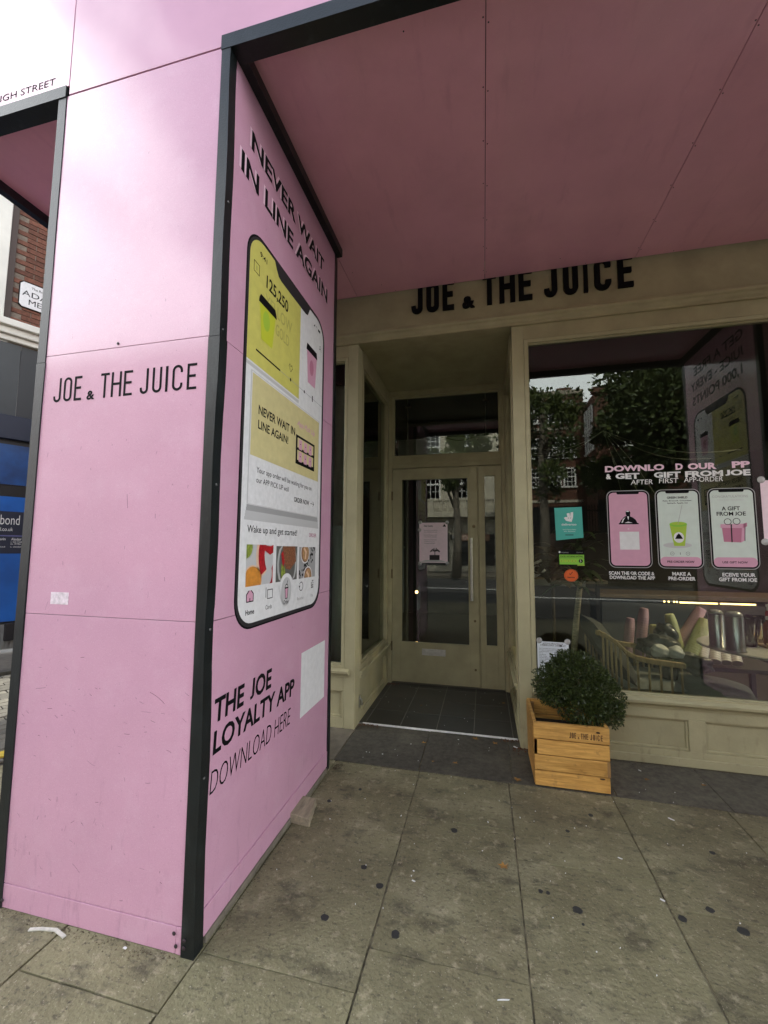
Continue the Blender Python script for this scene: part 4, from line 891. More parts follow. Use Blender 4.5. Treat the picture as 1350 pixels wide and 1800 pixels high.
for st, xa, xb, z, m in (('DOWNLO', .895, 1.29, 2.037, pkl), ('D', 1.362, 1.408, 2.037, pkl), ('OUR', 1.44, 1.618, 2.034, pkl), ('PP', 1.712, 1.82, 2.037, pkl), ('&', .90, .935, 1.981, wht), ('GET', .965, 1.125, 1.981, wht), ('GIFT', 1.22, 1.392, 1.981, wht), ('FROM', 1.42, 1.655, 1.981, wht), ('JOE', 1.668, 1.82, 1.981, wht)): A.text(st, xa, z, .038 if m is wht else .041, m, 1, w=xb-xa, bold=.045)
for st, xa, xb, z in (('AFTER', 1.065, 1.21, 1.936), ('FIRST', 1.25, 1.375, 1.94), ('APP-ORDER', 1.41, 1.652, 1.943)): A.text(st, xa, z, .034, wht, 1, w=xb-xa, bold=.004, shear=.08)
A.build('letters', tl)
def phone_decal(x0, x1, label, cap, fn):
    t = thing('phone_decal', label, 'sticker', ((x0+x1)/2, GY, 1.3), 'phone pictures on the window'); A = deca()
    A.rr(x0, x1, 1.325, 1.893, .045, gry2, 1); A.rr(x0+.005, x1-.005, 1.330, 1.888, .041, blk, 2); fn(A, x0+.015, x1-.015, 1.341, 1.878); A.rr(x0+.068, x1-.068, 1.864, 1.885, .009, blk, 9); A.build('phone_picture', t)
    A = deca()
    for st, xa, xb, z in cap: A.text(st, xa, z, .023, wht, 1, w=xb-xa, bold=.03)
    A.build('caption', t)
def p1(A, a, b, c, d):
    A.rr(a, b, c, d, .032, pk, 3)
    A.poly([(.972, 1.642), (1.104, 1.642), (1.104, 1.65), (1.096, 1.652), (1.086, 1.675), (1.066, 1.693), (1.05, 1.70), (1.05, 1.715), (1.053, 1.728), (1.045, 1.742), (1.03, 1.743), (1.021, 1.735), (1.021, 1.718), (1.026, 1.706), (1.01, 1.697), (.99, 1.675), (.978, 1.652), (.972, 1.65)], blk, 4)
    A.poly([(.99, 1.655), (1.0, 1.68), (1.018, 1.695), (1.005, 1.672), (1.0, 1.655)], wht, 5); A.poly([(1.03, 1.70), (1.042, 1.70), (1.037, 1.672)], wht, 5); A.poly([(1.01, 1.652), (1.035, 1.662), (1.065, 1.652)], wht, 5); A.poly([(1.022, 1.735), (1.032, 1.742), (1.045, 1.741), (1.04, 1.733)], wht, 5)
    A.ell(1.035, 1.608, .006, .003, wht, 4, 8); A.rect(.974, 1.103, 1.457, 1.588, wht, 4)
def p2(A, a, b, c, d):
    A.rr(a, b, c, d, .032, mint, 3); A.text('GREEN SHIELD', 1.36, 1.826, .014, blk, 4, w=.13, bold=.03, align='c'); A.text('Kale, Broccoli, Cucumber,', 1.36, 1.806, .008, blk, 4, w=.185, bold=.02, align='c'); A.text('Spinach, Apple, Ice', 1.36, 1.789, .008, blk, 4, w=.13, bold=.02, align='c')
    A.ell(1.345, 1.49, .09, .02, gry, 4); A.poly([(1.302, 1.64), (1.412, 1.64), (1.392, 1.485), (1.325, 1.485)], lime, 5); A.ell(1.357, 1.64, .056, .018, hyg, 6); A.ell(1.357, 1.645, .045, .012, lime, 7)
    A.polys(stroke([(1.355, 1.64), (1.388, 1.78)], .003), gry2, 8); A.ell(1.357, 1.545, .033, .038, wht, 6); A.poly([(1.332, 1.535), (1.382, 1.535), (1.37, 1.56), (1.357, 1.575), (1.344, 1.56)], blk, 7)
    A.rr(a, b, c, c+.066, .03, pk, 4); A.text('PRE-ORDER NOW', 1.36, 1.366, .014, blk, 5, w=.17, bold=.02, align='c'); A.text('1', 1.36, 1.423, .016, blk, 4, bold=.02, align='c')
    for x, s_ in ((1.31, '-'), (1.408, '+')): A.ring(x, 1.431, .012, .0016, blk2, 4); A.rect(x-.005, x+.005, 1.4302, 1.4318, blk2, 5)
def p3(A, a, b, c, d):
    A.rr(a, b, c, d, .032, mint, 3); A.text('CONGRATULATIONS', 1.686, 1.825, .016, gry2, 4, w=.215, align='c'); A.text('YOU JUST RECEIVED', 1.686, 1.803, .011, gry, 4, w=.16, align='c'); A.text('A GIFT', 1.686, 1.735, .026, blk, 4, w=.11, bold=.02, align='c'); A.text('FROM JOE', 1.686, 1.698, .026, blk, 4, w=.175, bold=.02, align='c')
    A.poly([(1.625, 1.615), (1.745, 1.615), (1.735, 1.51), (1.632, 1.515)], pk2, 4); A.poly([(1.745, 1.615), (1.768, 1.625), (1.758, 1.525), (1.735, 1.51)], pk, 4); A.poly([(1.617, 1.612), (1.75, 1.610), (1.752, 1.64), (1.617, 1.638)], pk, 5); A.poly([(1.75, 1.61), (1.776, 1.622), (1.776, 1.648), (1.752, 1.64)], pk2, 5); A.polys(stroke([(1.68, 1.512), (1.682, 1.638)], .008), blk2, 6); A.polys(stroke([(1.757, 1.52), (1.764, 1.642)], .004), blk2, 6)
    A.ring(1.662, 1.655, .021, .004, blk2, 6); A.ring(1.715, 1.657, .021, .004, blk2, 7)
    A.rr(a, b, c, c+.066, .03, pk, 4); A.text('USE GIFT NOW', 1.69, 1.366, .014, blk, 5, w=.15, bold=.02, align='c')
phone_decal(.897, 1.182, 'picture of a phone with a pink screen on the window glass', (('SCAN THE QR CODE &', .893, 1.19, 1.274), ('DOWNLOAD THE APP', .897, 1.192, 1.243)), p1)
phone_decal(1.218, 1.504, 'picture of a phone showing a green drink on the window glass', (('MAKE A', 1.303, 1.42, 1.276), ('PRE-ORDER', 1.278, 1.446, 1.243)), p2)
phone_decal(1.549, 1.838, 'picture of a phone showing a pink gift box on the window glass', (('ECEIVE YOUR', 1.61, 1.805, 1.276), ('GIFT FROM JOE', 1.588, 1.812, 1.243)), p3)

# ================================================================== OBJECTS: behind the glass
ash = mat('ash_wood', (.46, .33, .17), .45, .3, 6, .05, 40, stretch=(6, 6, 1)); cush = mat('grey_cushion', (.075, .08, .082), .85, .25, 8, .5, 30); lcush = mat('pale_seat', (.26, .28, .27), .85, .15, 6, .3, 30)
ch = thing('armchair', 'ash wood spindle armchair with grey cushions just inside the wide window', 'chair', (1.2, 4.0, 0))
def rail(y):
    pts = [(.905, .80), (.95, .785), (1.02, .735), (1.09, .665), (1.15, .628), (1.22, .612), (1.30, .602), (1.50, .585)]; b = MB()
    for i in range(len(pts)-1):
        (xa, za), (xb, zb) = pts[i], pts[i+1]; b.hexa([(xa, y-.02, za-.04), (xb, y-.02, zb-.04), (xb, y+.02, zb-.04), (xa, y+.02, za-.04), (xa, y-.02, za), (xb, y-.02, zb), (xb, y+.02, zb), (xa, y+.02, za)])
    b.build('arm', ash, ch, bevel=.006)
    def top(x):
        for (xa, za), (xb, zb) in zip(pts, pts[1:]):
            if xa <= x <= xb: return za+(zb-za)*(x-xa)/(xb-xa)-.036
        return .55
    for x in (.925, .955, .985, 1.015, 1.05, 1.10, 1.17, 1.25, 1.33, 1.405, 1.475): MB().tube([(x, y, .30), (x, y, top(x))], .0085, 8).build('spindle', ash, ch, smooth=True)
    box('side_rail', ash, ch, .90, 1.52, y-.018, y+.018, .26, .30, .004)
rail(3.75); rail(4.35)
for x, yy in ((.93, 3.75), (.93, 4.35), (1.49, 3.75), (1.49, 4.35)): MB().tube([(x, yy, .008), (x, yy, .27)], [.014, .02], 8).build('leg', ash, ch)
box('back_rail', ash, ch, .885, .92, 3.77, 4.33, .76, .80, .006)
def cushion(name, m, par, c, dx, dy, dz, rot=(0, 0, 0), p=.35, bump=.012, seed=1):
    b = MB(); n = 10; r = random.Random(seed); M = Matrix.Rotation(rot[2], 3, 'Z')@Matrix.Rotation(rot[1], 3, 'Y')@Matrix.Rotation(rot[0], 3, 'X'); c = Vector(c); ph = r.uniform(0, 6)
    for k in (1, -1):
        n0 = len(b.v)
        for i in range(n+1):
            for j in range(n+1):
                u, v = i/n*2-1, j/n*2-1; h = (max(0, 1-u**4)*max(0, 1-v**4))**p*k+bump*8*math.sin(u*5+ph)*math.sin(v*4+ph*2)*(1-u*u)*(1-v*v)
                q = M@Vector((u*dx, v*dy, h*dz)); b.v.append(tuple(c+q))
        for i in range(n):
            for j in range(n):
                q = n0+i*(n+1)+j; f = (q, q+n+1, q+n+2, q+1); b.f.append(f if k > 0 else f[::-1]); b.m.append(0)
    return b.build(name, m, par, smooth=True)
cushion('seat_cushion', lcush, ch, (1.24, 4.05, .36), .30, .27, .065, seed=3)
cushion('back_cushion', cush, ch, (1.03, 4.05, .60), .30, .26, .075, (0, R(58), 0), seed=5)
pf = thing('round_pouffe', 'pale round upholstered pouffe standing on the floor beside the armchair', 'pouffe', (1.82, 4.12, 0))
MB().lathe([(.02, .0), (.26, .01), (.31, .10), (.31, .26), (.27, .345), (.12, .372), (.01, .375)], (1.80, 4.10, .01), 28).build('seat', lcush, pf, smooth=True)
lb = thing('low_bench', 'dark low bench carrying leaning stacks of paper cups', 'bench', (1.85, 4.75, 0))
box('bench_top', mat('bench_black', (.02, .02, .02), .6), lb, 1.2, 2.6, 4.48, 4.98, .36, .395, .004)
for x in (1.25, 2.55):
    for yy in (4.52, 4.94): box('leg', blk2, lb, x-.02, x+.02, yy-.02, yy+.02, .008, .36)
# stacks of nested paper cups: a ribbed body, an open mouth
cupm = {'pink': mat('pink_cups', (.62, .38, .46), .5, .1, 20), 'yellow': mat('yellow_cups', (.52, .52, .27), .5, .1, 20), 'white': mat('white_cups', (.62, .58, .55), .5, .1, 20)}
dkin = mat('cup_inside', (.35, .33, .31), .6)
def cup_stack(label, m, base, tip, r0=.047, r1=.036):
    t = thing('cup_stack', label, 'cups', base, 'stacks of paper cups in the window'); B = Vector(base); T = Vector(tip); d = T-B; L_ = d.length; n = max(8, int(L_/.022)); pr = []
    for i in range(n):
        z = L_*i/n; rr = r0+(r1-r0)*(.12*i/n if i < n-3 else (i-n+4)/4+.05); pr += [(rr+.0015, z), (rr-.0015, z+L_/n*.85)]
    pr += [(r1*.95, L_), (r1*.6, L_+.003)]
    MB().lathe(pr, base, 18, axis=tuple(d.normalized())).build('cups', cupm[m], t)
    MB().lathe([(r0*.90, -.0008), (r0*.88, .0004)], base, 18, axis=tuple(d.normalized())).build('mouth', dkin, t)
for a in (('pink cup stack standing shortest, behind the armchair cushion', 'pink', (1.35, 4.60, .44), (1.39, 4.60, .79), .046, .034), ('tall pink cup stack standing beside the shortest pink one', 'pink', (1.455, 4.60, .44), (1.515, 4.60, .89), .048, .034), ('yellow cup stack standing alone in the middle of the heap', 'yellow', (1.81, 4.62, .47), (1.735, 4.62, .84), .05, .038), ('short yellow cup stack half hidden behind the dark bags', 'yellow', (1.64, 4.70, .43), (1.625, 4.70, .72), .045, .034), ('pink cup stack slanting widest towards the steel canisters', 'pink', (1.80, 4.66, .52), (2.03, 4.66, .90), .05, .044), ('fat yellow cup stack slanting in front of the slanting pink one', 'yellow', (1.85, 4.52, .47), (2.03, 4.60, .80), .058, .05), ('white cup stack lying slanted with its mouth next to the yellow one', 'white', (1.93, 4.48, .452), (2.06, 4.66, .68), .045, .038), ('second white cup stack along the slanting row of open mouths', 'white', (2.03, 4.47, .447), (2.12, 4.66, .66), .045, .038), ('third white cup stack along the slanting row, under the table edge', 'white', (2.115, 4.47, .445), (2.18, 4.66, .64), .043, .036), ('last white cup stack of the slanting row, deepest under the table', 'white', (2.20, 4.47, .443), (2.25, 4.66, .62), .043, .036)): cup_stack(*a)
bagm = mat('dark_plastic_bag', (.045, .048, .05), .30, .3, 12, .9, 25, spec=.6); bagw = mat('white_bundle', (.62, .63, .62), .5, .15, 8, .6, 20)
def lump(name, m, c, q, seed, lab, cat, amp=.16, group=None):
    r = random.Random(seed); bm = bmesh.new(); bmesh.ops.create_icosphere(bm, subdivisions=4, radius=1); ph = [r.uniform(0, 6) for _ in range(6)]
    for v in bm.verts:
        p = v.co; k = 1+amp*(math.sin(p.x*4+ph[0])*math.sin(p.y*5+ph[1])+.6*math.sin(p.z*9+ph[2]+p.x*4)+.5*abs(math.sin(p.x*8+p.y*9+ph[3])))
        v.co = Vector((p.x*q[0]*k, p.y*q[1]*k, max(p.z, -.6)*q[2]*k))
    me = bpy.data.meshes.new(name); bm.to_mesh(me); bm.free(); me.materials.append(m); me.polygons.foreach_set('use_smooth', [True]*len(me.polygons))
    o = bpy.data.objects.new(name, me); COL.objects.link(o); o.location = c; tag(o, lab, cat, group); return o
lump('plastic_bag', bagm, (1.52, 4.30, .585), (.16, .14, .10), 2, 'crumpled dark plastic bag lying open beside the armchair', 'bag')
lump('plastic_bag', bagm, (1.66, 4.50, .63), (.09, .08, .14), 3, 'dark knotted plastic bag standing between pink and yellow cup stacks', 'bag')
lump('plastic_bag', bagm, (1.74, 4.22, .47), (.13, .11, .085), 8, 'dark shiny plastic bag sagging over the edge of the pouffe', 'bag')
lump('napkin_bundle', bagw, (1.46, 4.12, .585), (.068, .06, .062), 4, 'white wrapped bundle lying in the dark bag, beside the chair cushion', 'bundle', .07)
lump('napkin_bundle', bagw, (1.575, 4.10, .585), (.058, .055, .058), 5, 'white wrapped bundle lying in the dark bag, further from the cushion', 'bundle', .07)
gr = thing('grass_pot', 'bushy green artificial grass in a pot on the armchair', 'plant', (1.44, 3.95, .42)); MB().lathe([(.06, 0), (.075, .10), (.06, .10)], (1.45, 3.93, .42), 16).build('pot', blk2, gr)
def gen_g(r):
    a, k = r.uniform(0, 6.283), r.random()**.5; return Vector((1.45+.13*k*math.cos(a), 3.93+.07*k*math.sin(a), .52+.055*(1-k)*r.random()+.0)), Vector((math.cos(a)*.6, math.sin(a)*.6, .8))
leaf_cloud('blades', mat('grass_green', (.04, .075, .02), .6, .4, 30), gr, 700, gen_g, .035, random.Random(8), .12)
tb = thing('cafe_table', 'round white cafe table on one leg inside the wide window', 'table', (2.14, 3.86, 0))
MB().lathe([(.02, .695), (.445, .695), (.47, .702), (.47, .712), (.462, .718), (.02, .720)], (2.14, 3.86, 0), 40).build('table_top', mat('table_white', (.50, .50, .49), .3, .05, 5), tb)
MB().lathe([(.022, .03), (.022, .69), (.09, .694)], (2.14, 3.86, 0), 14).build('leg', blk2, tb); MB().lathe([(.20, .008), (.20, .018), (.03, .032)], (2.14, 3.86, 0), 28).build('foot', blk2, tb)
def canister(lab, x, y, h, r):
    t = thing('steel_canister', lab, 'canister', (x, y, .72), 'steel canisters on the table')
    MB().lathe([(r*1.12, .001), (r*1.12, .008), (r, .012), (r, h*.86), (r*.97, h*.88)], (x, y, .72), 26).build('body', steel, t, smooth=True)
    MB().lathe([(r*.99, h*.881), (r*.9, h*.95), (r*.6, h), (r*.1, h*1.01)], (x, y, .72), 26).build('lid', mat('clear_lid', (.45, .45, .44), .15, spec=.8), t, smooth=True)
canister('brushed steel canister with a clear domed lid standing nearest the table edge', 1.790, 3.64, .285, .056); canister('brushed steel canister half hidden behind the one at the table edge', 1.730, 3.76, .28, .05)
jm = glass('jug_plastic', (.75, .76, .76), 1.35)
def jug(lab, x, y):
    t = thing('plastic_jug', lab, 'jug', (x, y, .72), 'clear plastic jugs'); MB().lathe([(.05, .002), (.056, .20), (.058, .22), (.055, .22), (.052, .19), (.045, .012)], (x, y, .72), 20).build('body', jm, t, smooth=True); MB().tube([(x-.056, y-.02, .90), (x-.095, y-.03, .89), (x-.095, y-.03, .80), (x-.05, y-.02, .78)], .007, 8).build('handle', jm, t, smooth=True)
jug('clear plastic jug standing right behind the steel canister', 1.99, 3.86); jug('clear plastic jug beside the pump bottle and tray', 2.10, 3.98)
ty = thing('wooden_tray', 'small wooden tray under the pump bottle on the cafe table', 'tray', (2.3, 3.95, .72)); box('tray_base', ash, ty, 2.06, 2.44, 3.78, 3.96, .721, .735, .002); box('rim', ash, ty, 2.06, 2.44, 3.775, 3.79, .736, .76, .002); box('rim', ash, ty, 2.06, 2.44, 3.95, 3.965, .736, .76, .002)
pm = thing('pump_bottle', 'clear sanitiser bottle with a white pump and red label on the table', 'bottle', (2.125, 3.84, .735)); bx, by = 2.125, 3.86
MB().lathe([(.035, .736), (.038, .745), (.038, .87), (.03, .90), (.014, .915), (.014, .925)], (bx, by, 0), 18).build('body', mat('amber_gel', (.20, .07, .02), .15), pm, smooth=True)
box('label', wht, pm, bx-.028, bx+.035, by-.0405, by-.037, .765, .85); b = MB(); b.lathe([(.016, .925), (.016, .95), (.007, .955), (.006, 1.02), (.011, 1.022), (.011, 1.04)], (bx, by, 0), 12); b.tube([(bx, by, 1.032), (bx+.035, by-.02, 1.034), (bx+.05, by-.028, 1.022)], .006, 8); b.build('pump', wht, pm); MB().lathe([(.0165, .955), (.0175, .975), (.012, .995)], (bx, by, 0), 12).build('red_cap', red_p, pm)
# tall house plant
hp = thing('house_plant', 'tall house plant with a ringed pale trunk and strap leaves behind the window', 'plant', (.72, 3.9, 0)); tk = MB(); tp = [(.715, 3.9, .35), (.735, 3.9, .6), (.76, 3.9, .85), (.795, 3.9, 1.12), (.80, 3.9, 1.30)]
tk.tube(tp, [.03, .026, .024, .022, .012], 10); tk.build('trunk', mat('cane_bark', (.42, .36, .26), .8, .5, 20, .5, 60, stretch=(1, 1, 6)), hp, smooth=True); MB().lathe([(.10, .01), (.14, .30), (.15, .38), (.12, .37)], (.71, 3.9, 0), 20).build('pot', blk2, hp)
plm = mat('strap_leaf', (.045, .075, .028), .45, .35, 15); b = MB(); r = random.Random(12)
def strap(b, p, a, up, L_, w):
    p = Vector(p); d = Vector((math.cos(a), math.sin(a), up)).normalized(); s_ = Vector((-math.sin(a), math.cos(a), 0)); pts = []; n = 6
    for i in range(n+1):
        t = i/n; ww = w*math.sin(math.pi*min(1, .12+t*.88))**.7; pts.append((p+s_*ww, p-s_*ww)); p = p+d*L_/n; d = (d+Vector((0, 0, -.30))).normalized()
    for i in range(n): b.face([pts[i][0], pts[i][1], pts[i+1][1], pts[i+1][0]])
for i in range(46):
    z = r.uniform(1.1, 1.62); strap(b, (.80+.02*r.uniform(-1, 1), 3.9, z), r.uniform(0, 6.28), r.uniform(.3, 1.6), r.uniform(.22, .42), r.uniform(.016, .034))
b.build('leaves', plm, hp)
hq = thing('leafy_plant', 'dark leafy house plant at the window edge beside the teal sticker', 'plant', (.64, 4.3, 0)); b = MB()
for i in range(40): strap(b, (.64+.05*r.uniform(-1, 1), 4.3, r.uniform(1.1, 1.5)), r.uniform(0, 6.28), r.uniform(.3, 1.4), r.uniform(.18, .34), r.uniform(.012, .05))
b.build('leaves', mat('bronze_leaf', (.075, .065, .04), .45, .4, 12), hq); MB().tube([(.64, 4.3, .4), (.64, 4.3, 1.2)], .015, 8).build('trunk', bark, hq); MB().lathe([(.12, .01), (.16, .42), (.13, .41)], (.64, 4.3, 0), 18).build('pot', blk2, hq)
# ledge with a white cone ornament, as seen low behind the glass
lg = thing('display_shelf', 'low shelf inside the window with pale front edge behind the plant', 'shelf', (.9, 4.6, 0)); box('shelf_top', mat('shelf_wood', (.16, .13, .09), .6, .3, 6), lg, .30, 1.15, 4.4, 4.7, 1.13, 1.16); box('front_edge', gry2, lg, .30, .95, 4.385, 4.398, 1.10, 1.162)
for x in (.33, 1.12): box('leg', blk2, lg, x-.02, x+.02, 4.66, 4.69, .008, 1.13)
rd = thing('white_ornament', 'white cone shaped ornament with a dark round middle on the shelf', 'ornament', (.50, 4.5, 1.16)); MB().prism([(.43, 4.45, 1.19), (.50, 4.45, 1.17), (.60, 4.45, 1.24), (.56, 4.45, 1.36), (.50, 4.45, 1.33)], (0, .05, 0)).build('body', wht, rd, bevel=.006)
for q, m in ((.05, blk2), (.04, gry), (.028, blk2)): MB().lathe([(q, 0), (q*.9, .006)], (.52, 4.449-(.05-q)*.4, 1.26), 20, axis=(0, -1, 0)).build('ring', m, rd)
# string light wires behind the glass
wire = mat('pale_wire', (.16, .155, .12), .6); wt = thing('wire_bundle', 'thin pale wires spreading from one knot behind the wide window glass', 'wires', (1.06, 4.0, 2.52)); hub = Vector((1.06, 4.0, 2.52))
for i, (x, z) in enumerate(((.40, 2.42), (.40, 2.35), (1.25, 1.75), (1.45, 1.72), (1.60, 1.8), (2.0, 2.28), (2.25, 2.36), (1.35, 2.15))):
    e_ = Vector((x, 4.0+.05*i, z)); pts = [hub.lerp(e_, t/8)-Vector((0, 0, (.10 if i < 2 else -.06 if i < 5 else .10)*math.sin(math.pi*t/8))) for t in range(9)]
    MB().tube(pts, .0022, 5).build('strand', wire, wt)
# pipe in the narrow window, hanging sign over the door
dp = thing('duct_pipe', 'shiny vertical metal pipe standing inside the narrow window by the pillar', 'pipe', (-1.43, 3.95, 0))
MB().lathe([(.07, 1.68), (.07, 3.05), (.085, 3.06), (.085, 3.10), (.06, 3.12)], (-1.425, 3.95, 0), 24).build('upper_pipe', mat('sky_sheen_pipe', (.72, .70, .62), .35, .1, 8, metal=.25), dp, smooth=True); MB().lathe([(.075, .008), (.075, 1.68), (.06, 1.681)], (-1.425, 3.95, 0), 24).build('lower_sleeve', mat('pale_blue_sleeve', (.58, .66, .66), .5), dp, smooth=True)  # upper pipe coloured pale to stand in for the sky's reflection
hs_ = thing('hanging_sign', 'blank white board hung on two thin rods behind the glass over the door', 'sign', (-.43, 4.95, 2.6)); box('board', mat('board_white', (.50, .49, .46), .6, .12, 6), hs_, -1.01, .155, 4.94, 4.955, 2.60, 2.795, .003)
for x in (-.89, .045): MB().tube([(x, 4.948, 2.79), (x, 4.948, 3.40)], .005, 6).build('rod', steel, hs_); box('clamp', blk2, hs_, x-.03, x+.03, 4.93, 4.97, 3.20, 3.24)
for x in (-.8, -.05):
    for z in (2.65, 2.75): MB().lathe([(.006, 0), (.005, .003)], (x, 4.94, z), 8, axis=(0, -1, 0)).build('bolt', blk2, hs_)
cb = MB().tube([(-.45+.4*t/8, 4.935, 2.80-.05*math.sin(math.pi*t/8)) for t in range(9)], .004, 5).build('cable', blk, hs_)
box('menu_board', dkw, sb, -.9, .6, 9.5, 9.59, 1.4, 2.4)

# ================================================================== OPPOSITE SIDE OF THE STREET (seen in the glass)
rb_ = thing('red_brick_building', 'red brick mansion block with white sash windows mirrored in the wide window', 'building', (6, -21, 0)); red_b = mat('red_brick', (.115, .048, .028), .85, .35, 6, .2, 40); wpaint = mat('white_window_paint', (.75, .75, .72), .5); farg = glass('street_glass', (.08, .09, .09), 1.6)
box('wall', red_b, rb_, 1.2, 6.1, -30, -20.3, 0, 11.1); box('wall', red_b, rb_, 6.1, 16, -30, -17.8, 0, 10.2); box('parapet', mat('stone_band', (.36, .31, .24), .8), rb_, 1.1, 6.1, -20.6, -20.15, 11.1, 11.35); box('parapet', red_b, rb_, 6.0, 16, -18.1, -17.65, 10.2, 10.5); box('ground_floor', mat('dark_ground_floor', (.03, .026, .024), .6), rb_, 6.08, 16.02, -17.9, -17.7, 0, 4.2); box('ground_floor', mat('dark_shop_glass', (.02, .02, .022), .3), rb_, 1.15, 6.08, -20.4, -20.22, 0, 4.1); box('chimney', red_b, rb_, 4.9, 5.8, -24, -22, 11.1, 12.2)
for z in (4.35, 8.9): box('stone_course', mat('pale_course', (.5, .45, .36), .8), rb_, 1.2, 5.9, -20.36, -20.24, z, z+.16)
def sash(par, x, y, z, w, h, ax='y', arch=False):
    """white sash window: surround, glazing bars, pane; ax is the wall's normal axis"""
    b = MB(); t = .09
    def B(u0, u1, d0, d1, z0, z1): b.box(u0, u1, d0, d1, z0, z1) if ax == 'y' else b.box(-d1, -d0, u0, u1, z0, z1)
    u, d = (x, y) if ax == 'y' else (y, -x)
    B(u-w/2, u-w/2+t, d-.02, d+.06, z, z+h); B(u+w/2-t, u+w/2, d-.02, d+.06, z, z+h); B(u-w/2+t, u+w/2-t, d-.02, d+.06, z+h-t, z+h); B(u-w/2-.06, u+w/2+.06, d-.02, d+.12, z-.09, z); B(u-w/2+t, u+w/2-t, d, d+.05, z+h*.48, z+h*.54)
    for k in (1, 2): B(u-w/2+w*k/3-.018, u-w/2+w*k/3+.018, d, d+.04, z, z+h)
    for k in (.25, .75): B(u-w/2+t, u+w/2-t, d, d+.04, z+h*k-.016, z+h*k+.016)
    if arch: b.prism([(u+w/2*math.cos(R(a)), d+.055, z+h+.55*w/2*math.sin(R(a))) for a in range(0, 181, 20)], (0, -.06, 0))
    f = b.build('window', wpaint, par); b = MB(); b.box(u-w/2+t, u+w/2-t, d+.005, d+.02, z, z+h-t) if ax == 'y' else b.box(-d-.02, -d-.005, u-w/2+t, u+w/2-t, z, z+h-t)
    b.build('pane', farg, f)
for z, h in ((5.35, 1.15), (7.15, 1.25), (9.4, 1.3)):
    for x in (1.9, 3.1, 4.35, 5.18): sash(rb_, x, -20.3, z, .72, h, arch=(z < 6 and x == 4.35))
    for y in (-19.6, -18.5): sash(rb_, 6.1, y, min(z, 8.4), .75, h, 'x')
    for x in (7.4, 9.2, 11, 12.8): sash(rb_, x, -17.8, min(z, 8.5), .9, h)
cbld = thing('cream_building', 'cream stuccoed building with a balustraded balcony mirrored in the door glass', 'building', (-4, -19, 0)); stucco = mat('cream_stucco', (.50, .46, .36), .8, .15, 3); dsh = mat('shopfront_dark', (.02, .02, .022), .4)
box('wall', stucco, cbld, -14, 1.1, -30, -19, 0, 10.5); box('parapet', stucco, cbld, -14.1, 1.15, -19.3, -18.8, 10.5, 11); tb2 = thing('tall_brick_building', 'tall red brick block beyond the cream building across the road', 'building', (-30, -20, 0)); box('wall', red_b, tb2, -46, -14.1, -32, -19.5, 0, 14); box('parapet', stucco, tb2, -46.2, -14.1, -19.8, -19.2, 14, 14.6); [sash(tb2, x, -19.5, z, 1.0, 1.8) for x in (-16, -19, -22, -25, -28, -31, -34) for z in (1.5, 4.8, 8.0, 11.0)]; box('balcony_slab', stucco, cbld, -14, 1.0, -19, -17.9, 3.55, 3.85, .03); box('balcony_rail', stucco, cbld, -14, 1.0, -18.2, -17.95, 4.62, 4.78, .02)
bp0 = None
for i in range(56):
    x = -13.8+i*.262
    if i % 8 == 0: box('pedestal', stucco, cbld, x-.14, x+.14, -18.2, -17.96, 3.85, 4.62); continue
    if bp0 is None: bp0 = MB().lathe([(.06, 0), (.06, .06), (.035, .1), (.085, .3), (.04, .55), (.06, .66), (.06, .77)], (0, 0, 0), 8).build('baluster', stucco, cbld, local=True); o = bp0
    else: o = bp0.copy(); COL.objects.link(o)
    o.location = (x+4, -18.08+19, 3.85)
for x in (-12, -9.8, -7.6, -5.4, -3.3, -1.2): sash(cbld, x, -19, 4.9, 1.0, 1.9); sash(cbld, x, -19, 7.6, 1.0, 1.7)
for i in range(5): box('shop_window', dsh, cbld, -13.6+i*2.95, -11.1+i*2.95, -19.05, -18.99, .4, 2.0+.5)
for i in range(6): box('pilaster', stucco, cbld, -14+i*2.95, -13.65+i*2.95, -19.12, -18.9, 0, 3.5)
box('name_board', mat('name_board_paint', (.30, .16, .10), .6), cbld, -2.2, .4, -18.96, -18.9, 2.05, 2.45); A = Art((0, -18.899, 0), (-1, 0, 0), (0, 0, 1), .002); A.text('HOUSE', .75, 2.15, .22, wht, 1, w=1.3); A.build('lettering', cbld)
rl = thing('iron_railing', 'black iron railing with spiked bars across the road, mirrored in the window', 'railing', (7, -15, 0)); box('rail', blk, rl, 1.2, 16, -15.02, -14.98, 3.35, 3.40); box('rail', blk, rl, 1.2, 16, -15.02, -14.98, 2.3, 2.35); box('base_wall', mat('dark_brick_base', (.05, .03, .022), .9), rl, 1.2, 16, -15.15, -14.85, 0, 2.25)
q0 = None
for i in range(118):
    if q0 is None: q0 = MB().lathe([(.016, 0), (.016, 1.25), (.03, 1.3), (.003, 1.45)], (0, 0, 0), 6).build('bar', blk, rl, local=True); o = q0
    else: o = q0.copy(); COL.objects.link(o)
    o.location = (1.25-7+i*.125, 0, 2.25)
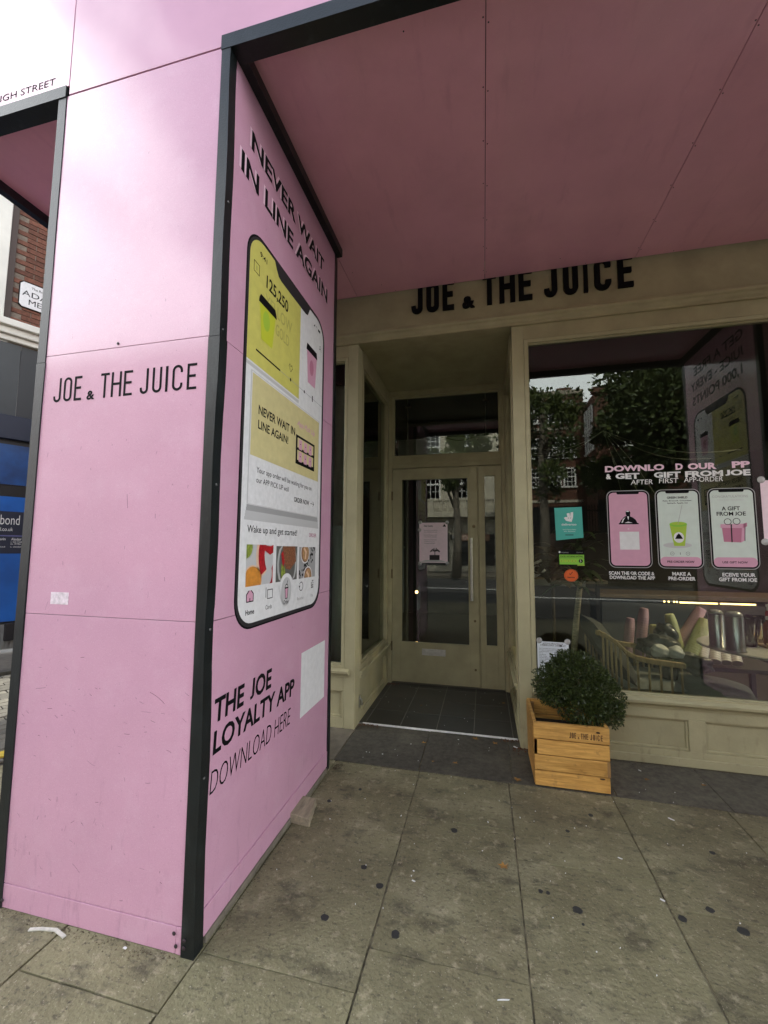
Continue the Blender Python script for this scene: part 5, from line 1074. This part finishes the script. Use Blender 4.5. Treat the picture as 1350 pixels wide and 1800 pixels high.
tleaf = mat('plane_leaf', (.10, .125, .030), .5, .5, .5, col2=(.035, .058, .014)); tbark = mat('plane_bark', (.14, .12, .09), .9, .4, 4)
def tree(lab, x, y, h, cr_, cz, n, seed, size=.20, cl_=26):
    t = thing('plane_tree', lab, 'tree', (x, y, 0), 'street trees across the road'); r = random.Random(seed); b = MB(); b.tube([(x, y, 0), (x+.1, y, h*.25), (x, y+.1, h*.5), (x+.15, y, h*.8)], [.26, .2, .15, .06], 9); cs = []
    for i in range(cl_):
        while True:
            d = Vector((r.uniform(-1, 1), r.uniform(-1, 1), r.uniform(-1, 1)))
            if .3 < d.length < 1: break
        c = Vector((x+d.x*cr_[0], y+d.y*cr_[1], cz+d.z*cr_[2])); cs.append((c, r.uniform(.16, .34)*cr_[0]))
        if i % 3 == 0: s_ = Vector((x, y, h*r.uniform(.3, .55))); b.tube([s_, s_.lerp(c, .5)+Vector((0, 0, .3)), c], [.09, .06, .02], 6)
    b.build('trunk', tbark, t, smooth=True)
    def g(rr):
        c, q = rr.choice(cs); d = Vector((rr.gauss(0, 1), rr.gauss(0, 1), rr.gauss(0, .8))); d = d.normalized()*(rr.random()**.45); return c+d*q*1.5, d.normalized()
    leaf_cloud('crown', tleaf, t, n, g, size, r, .6)
tree('tall leafy plane tree filling the middle of the window reflection', 7.7, -10.8, 13, (3.2, 2.4, 4.4), 7.8, 22000, 1, .24, 60)
tree('lower bushy plane tree before the brick block, mirrored over the pink window lettering', 6.0, -13.6, 9, (1.5, 1.6, 2.6), 5.6, 8000, 6, .22, 24)
tree('plane tree mirrored at the pillar side of the wide window', 2.6, -13.0, 11, (1.55, 1.6, 3.6), 7.6, 5500, 2, .20, 20)
tree('plane tree over the pavement before the cream building', -1.4, -13.0, 9, (1.5, 1.5, 2.2), 6.4, 4200, 3, .20, 16)
tree('wide plane tree further along the opposite pavement', 13.6, -12.0, 12, (3, 2.5, 4), 7.5, 6000, 4, .25, 24)
tree('plane tree standing beyond the mews along the road', -9.5, -12.5, 8, (2.2, 2.2, 2.6), 5.6, 5000, 5, .25, 18)
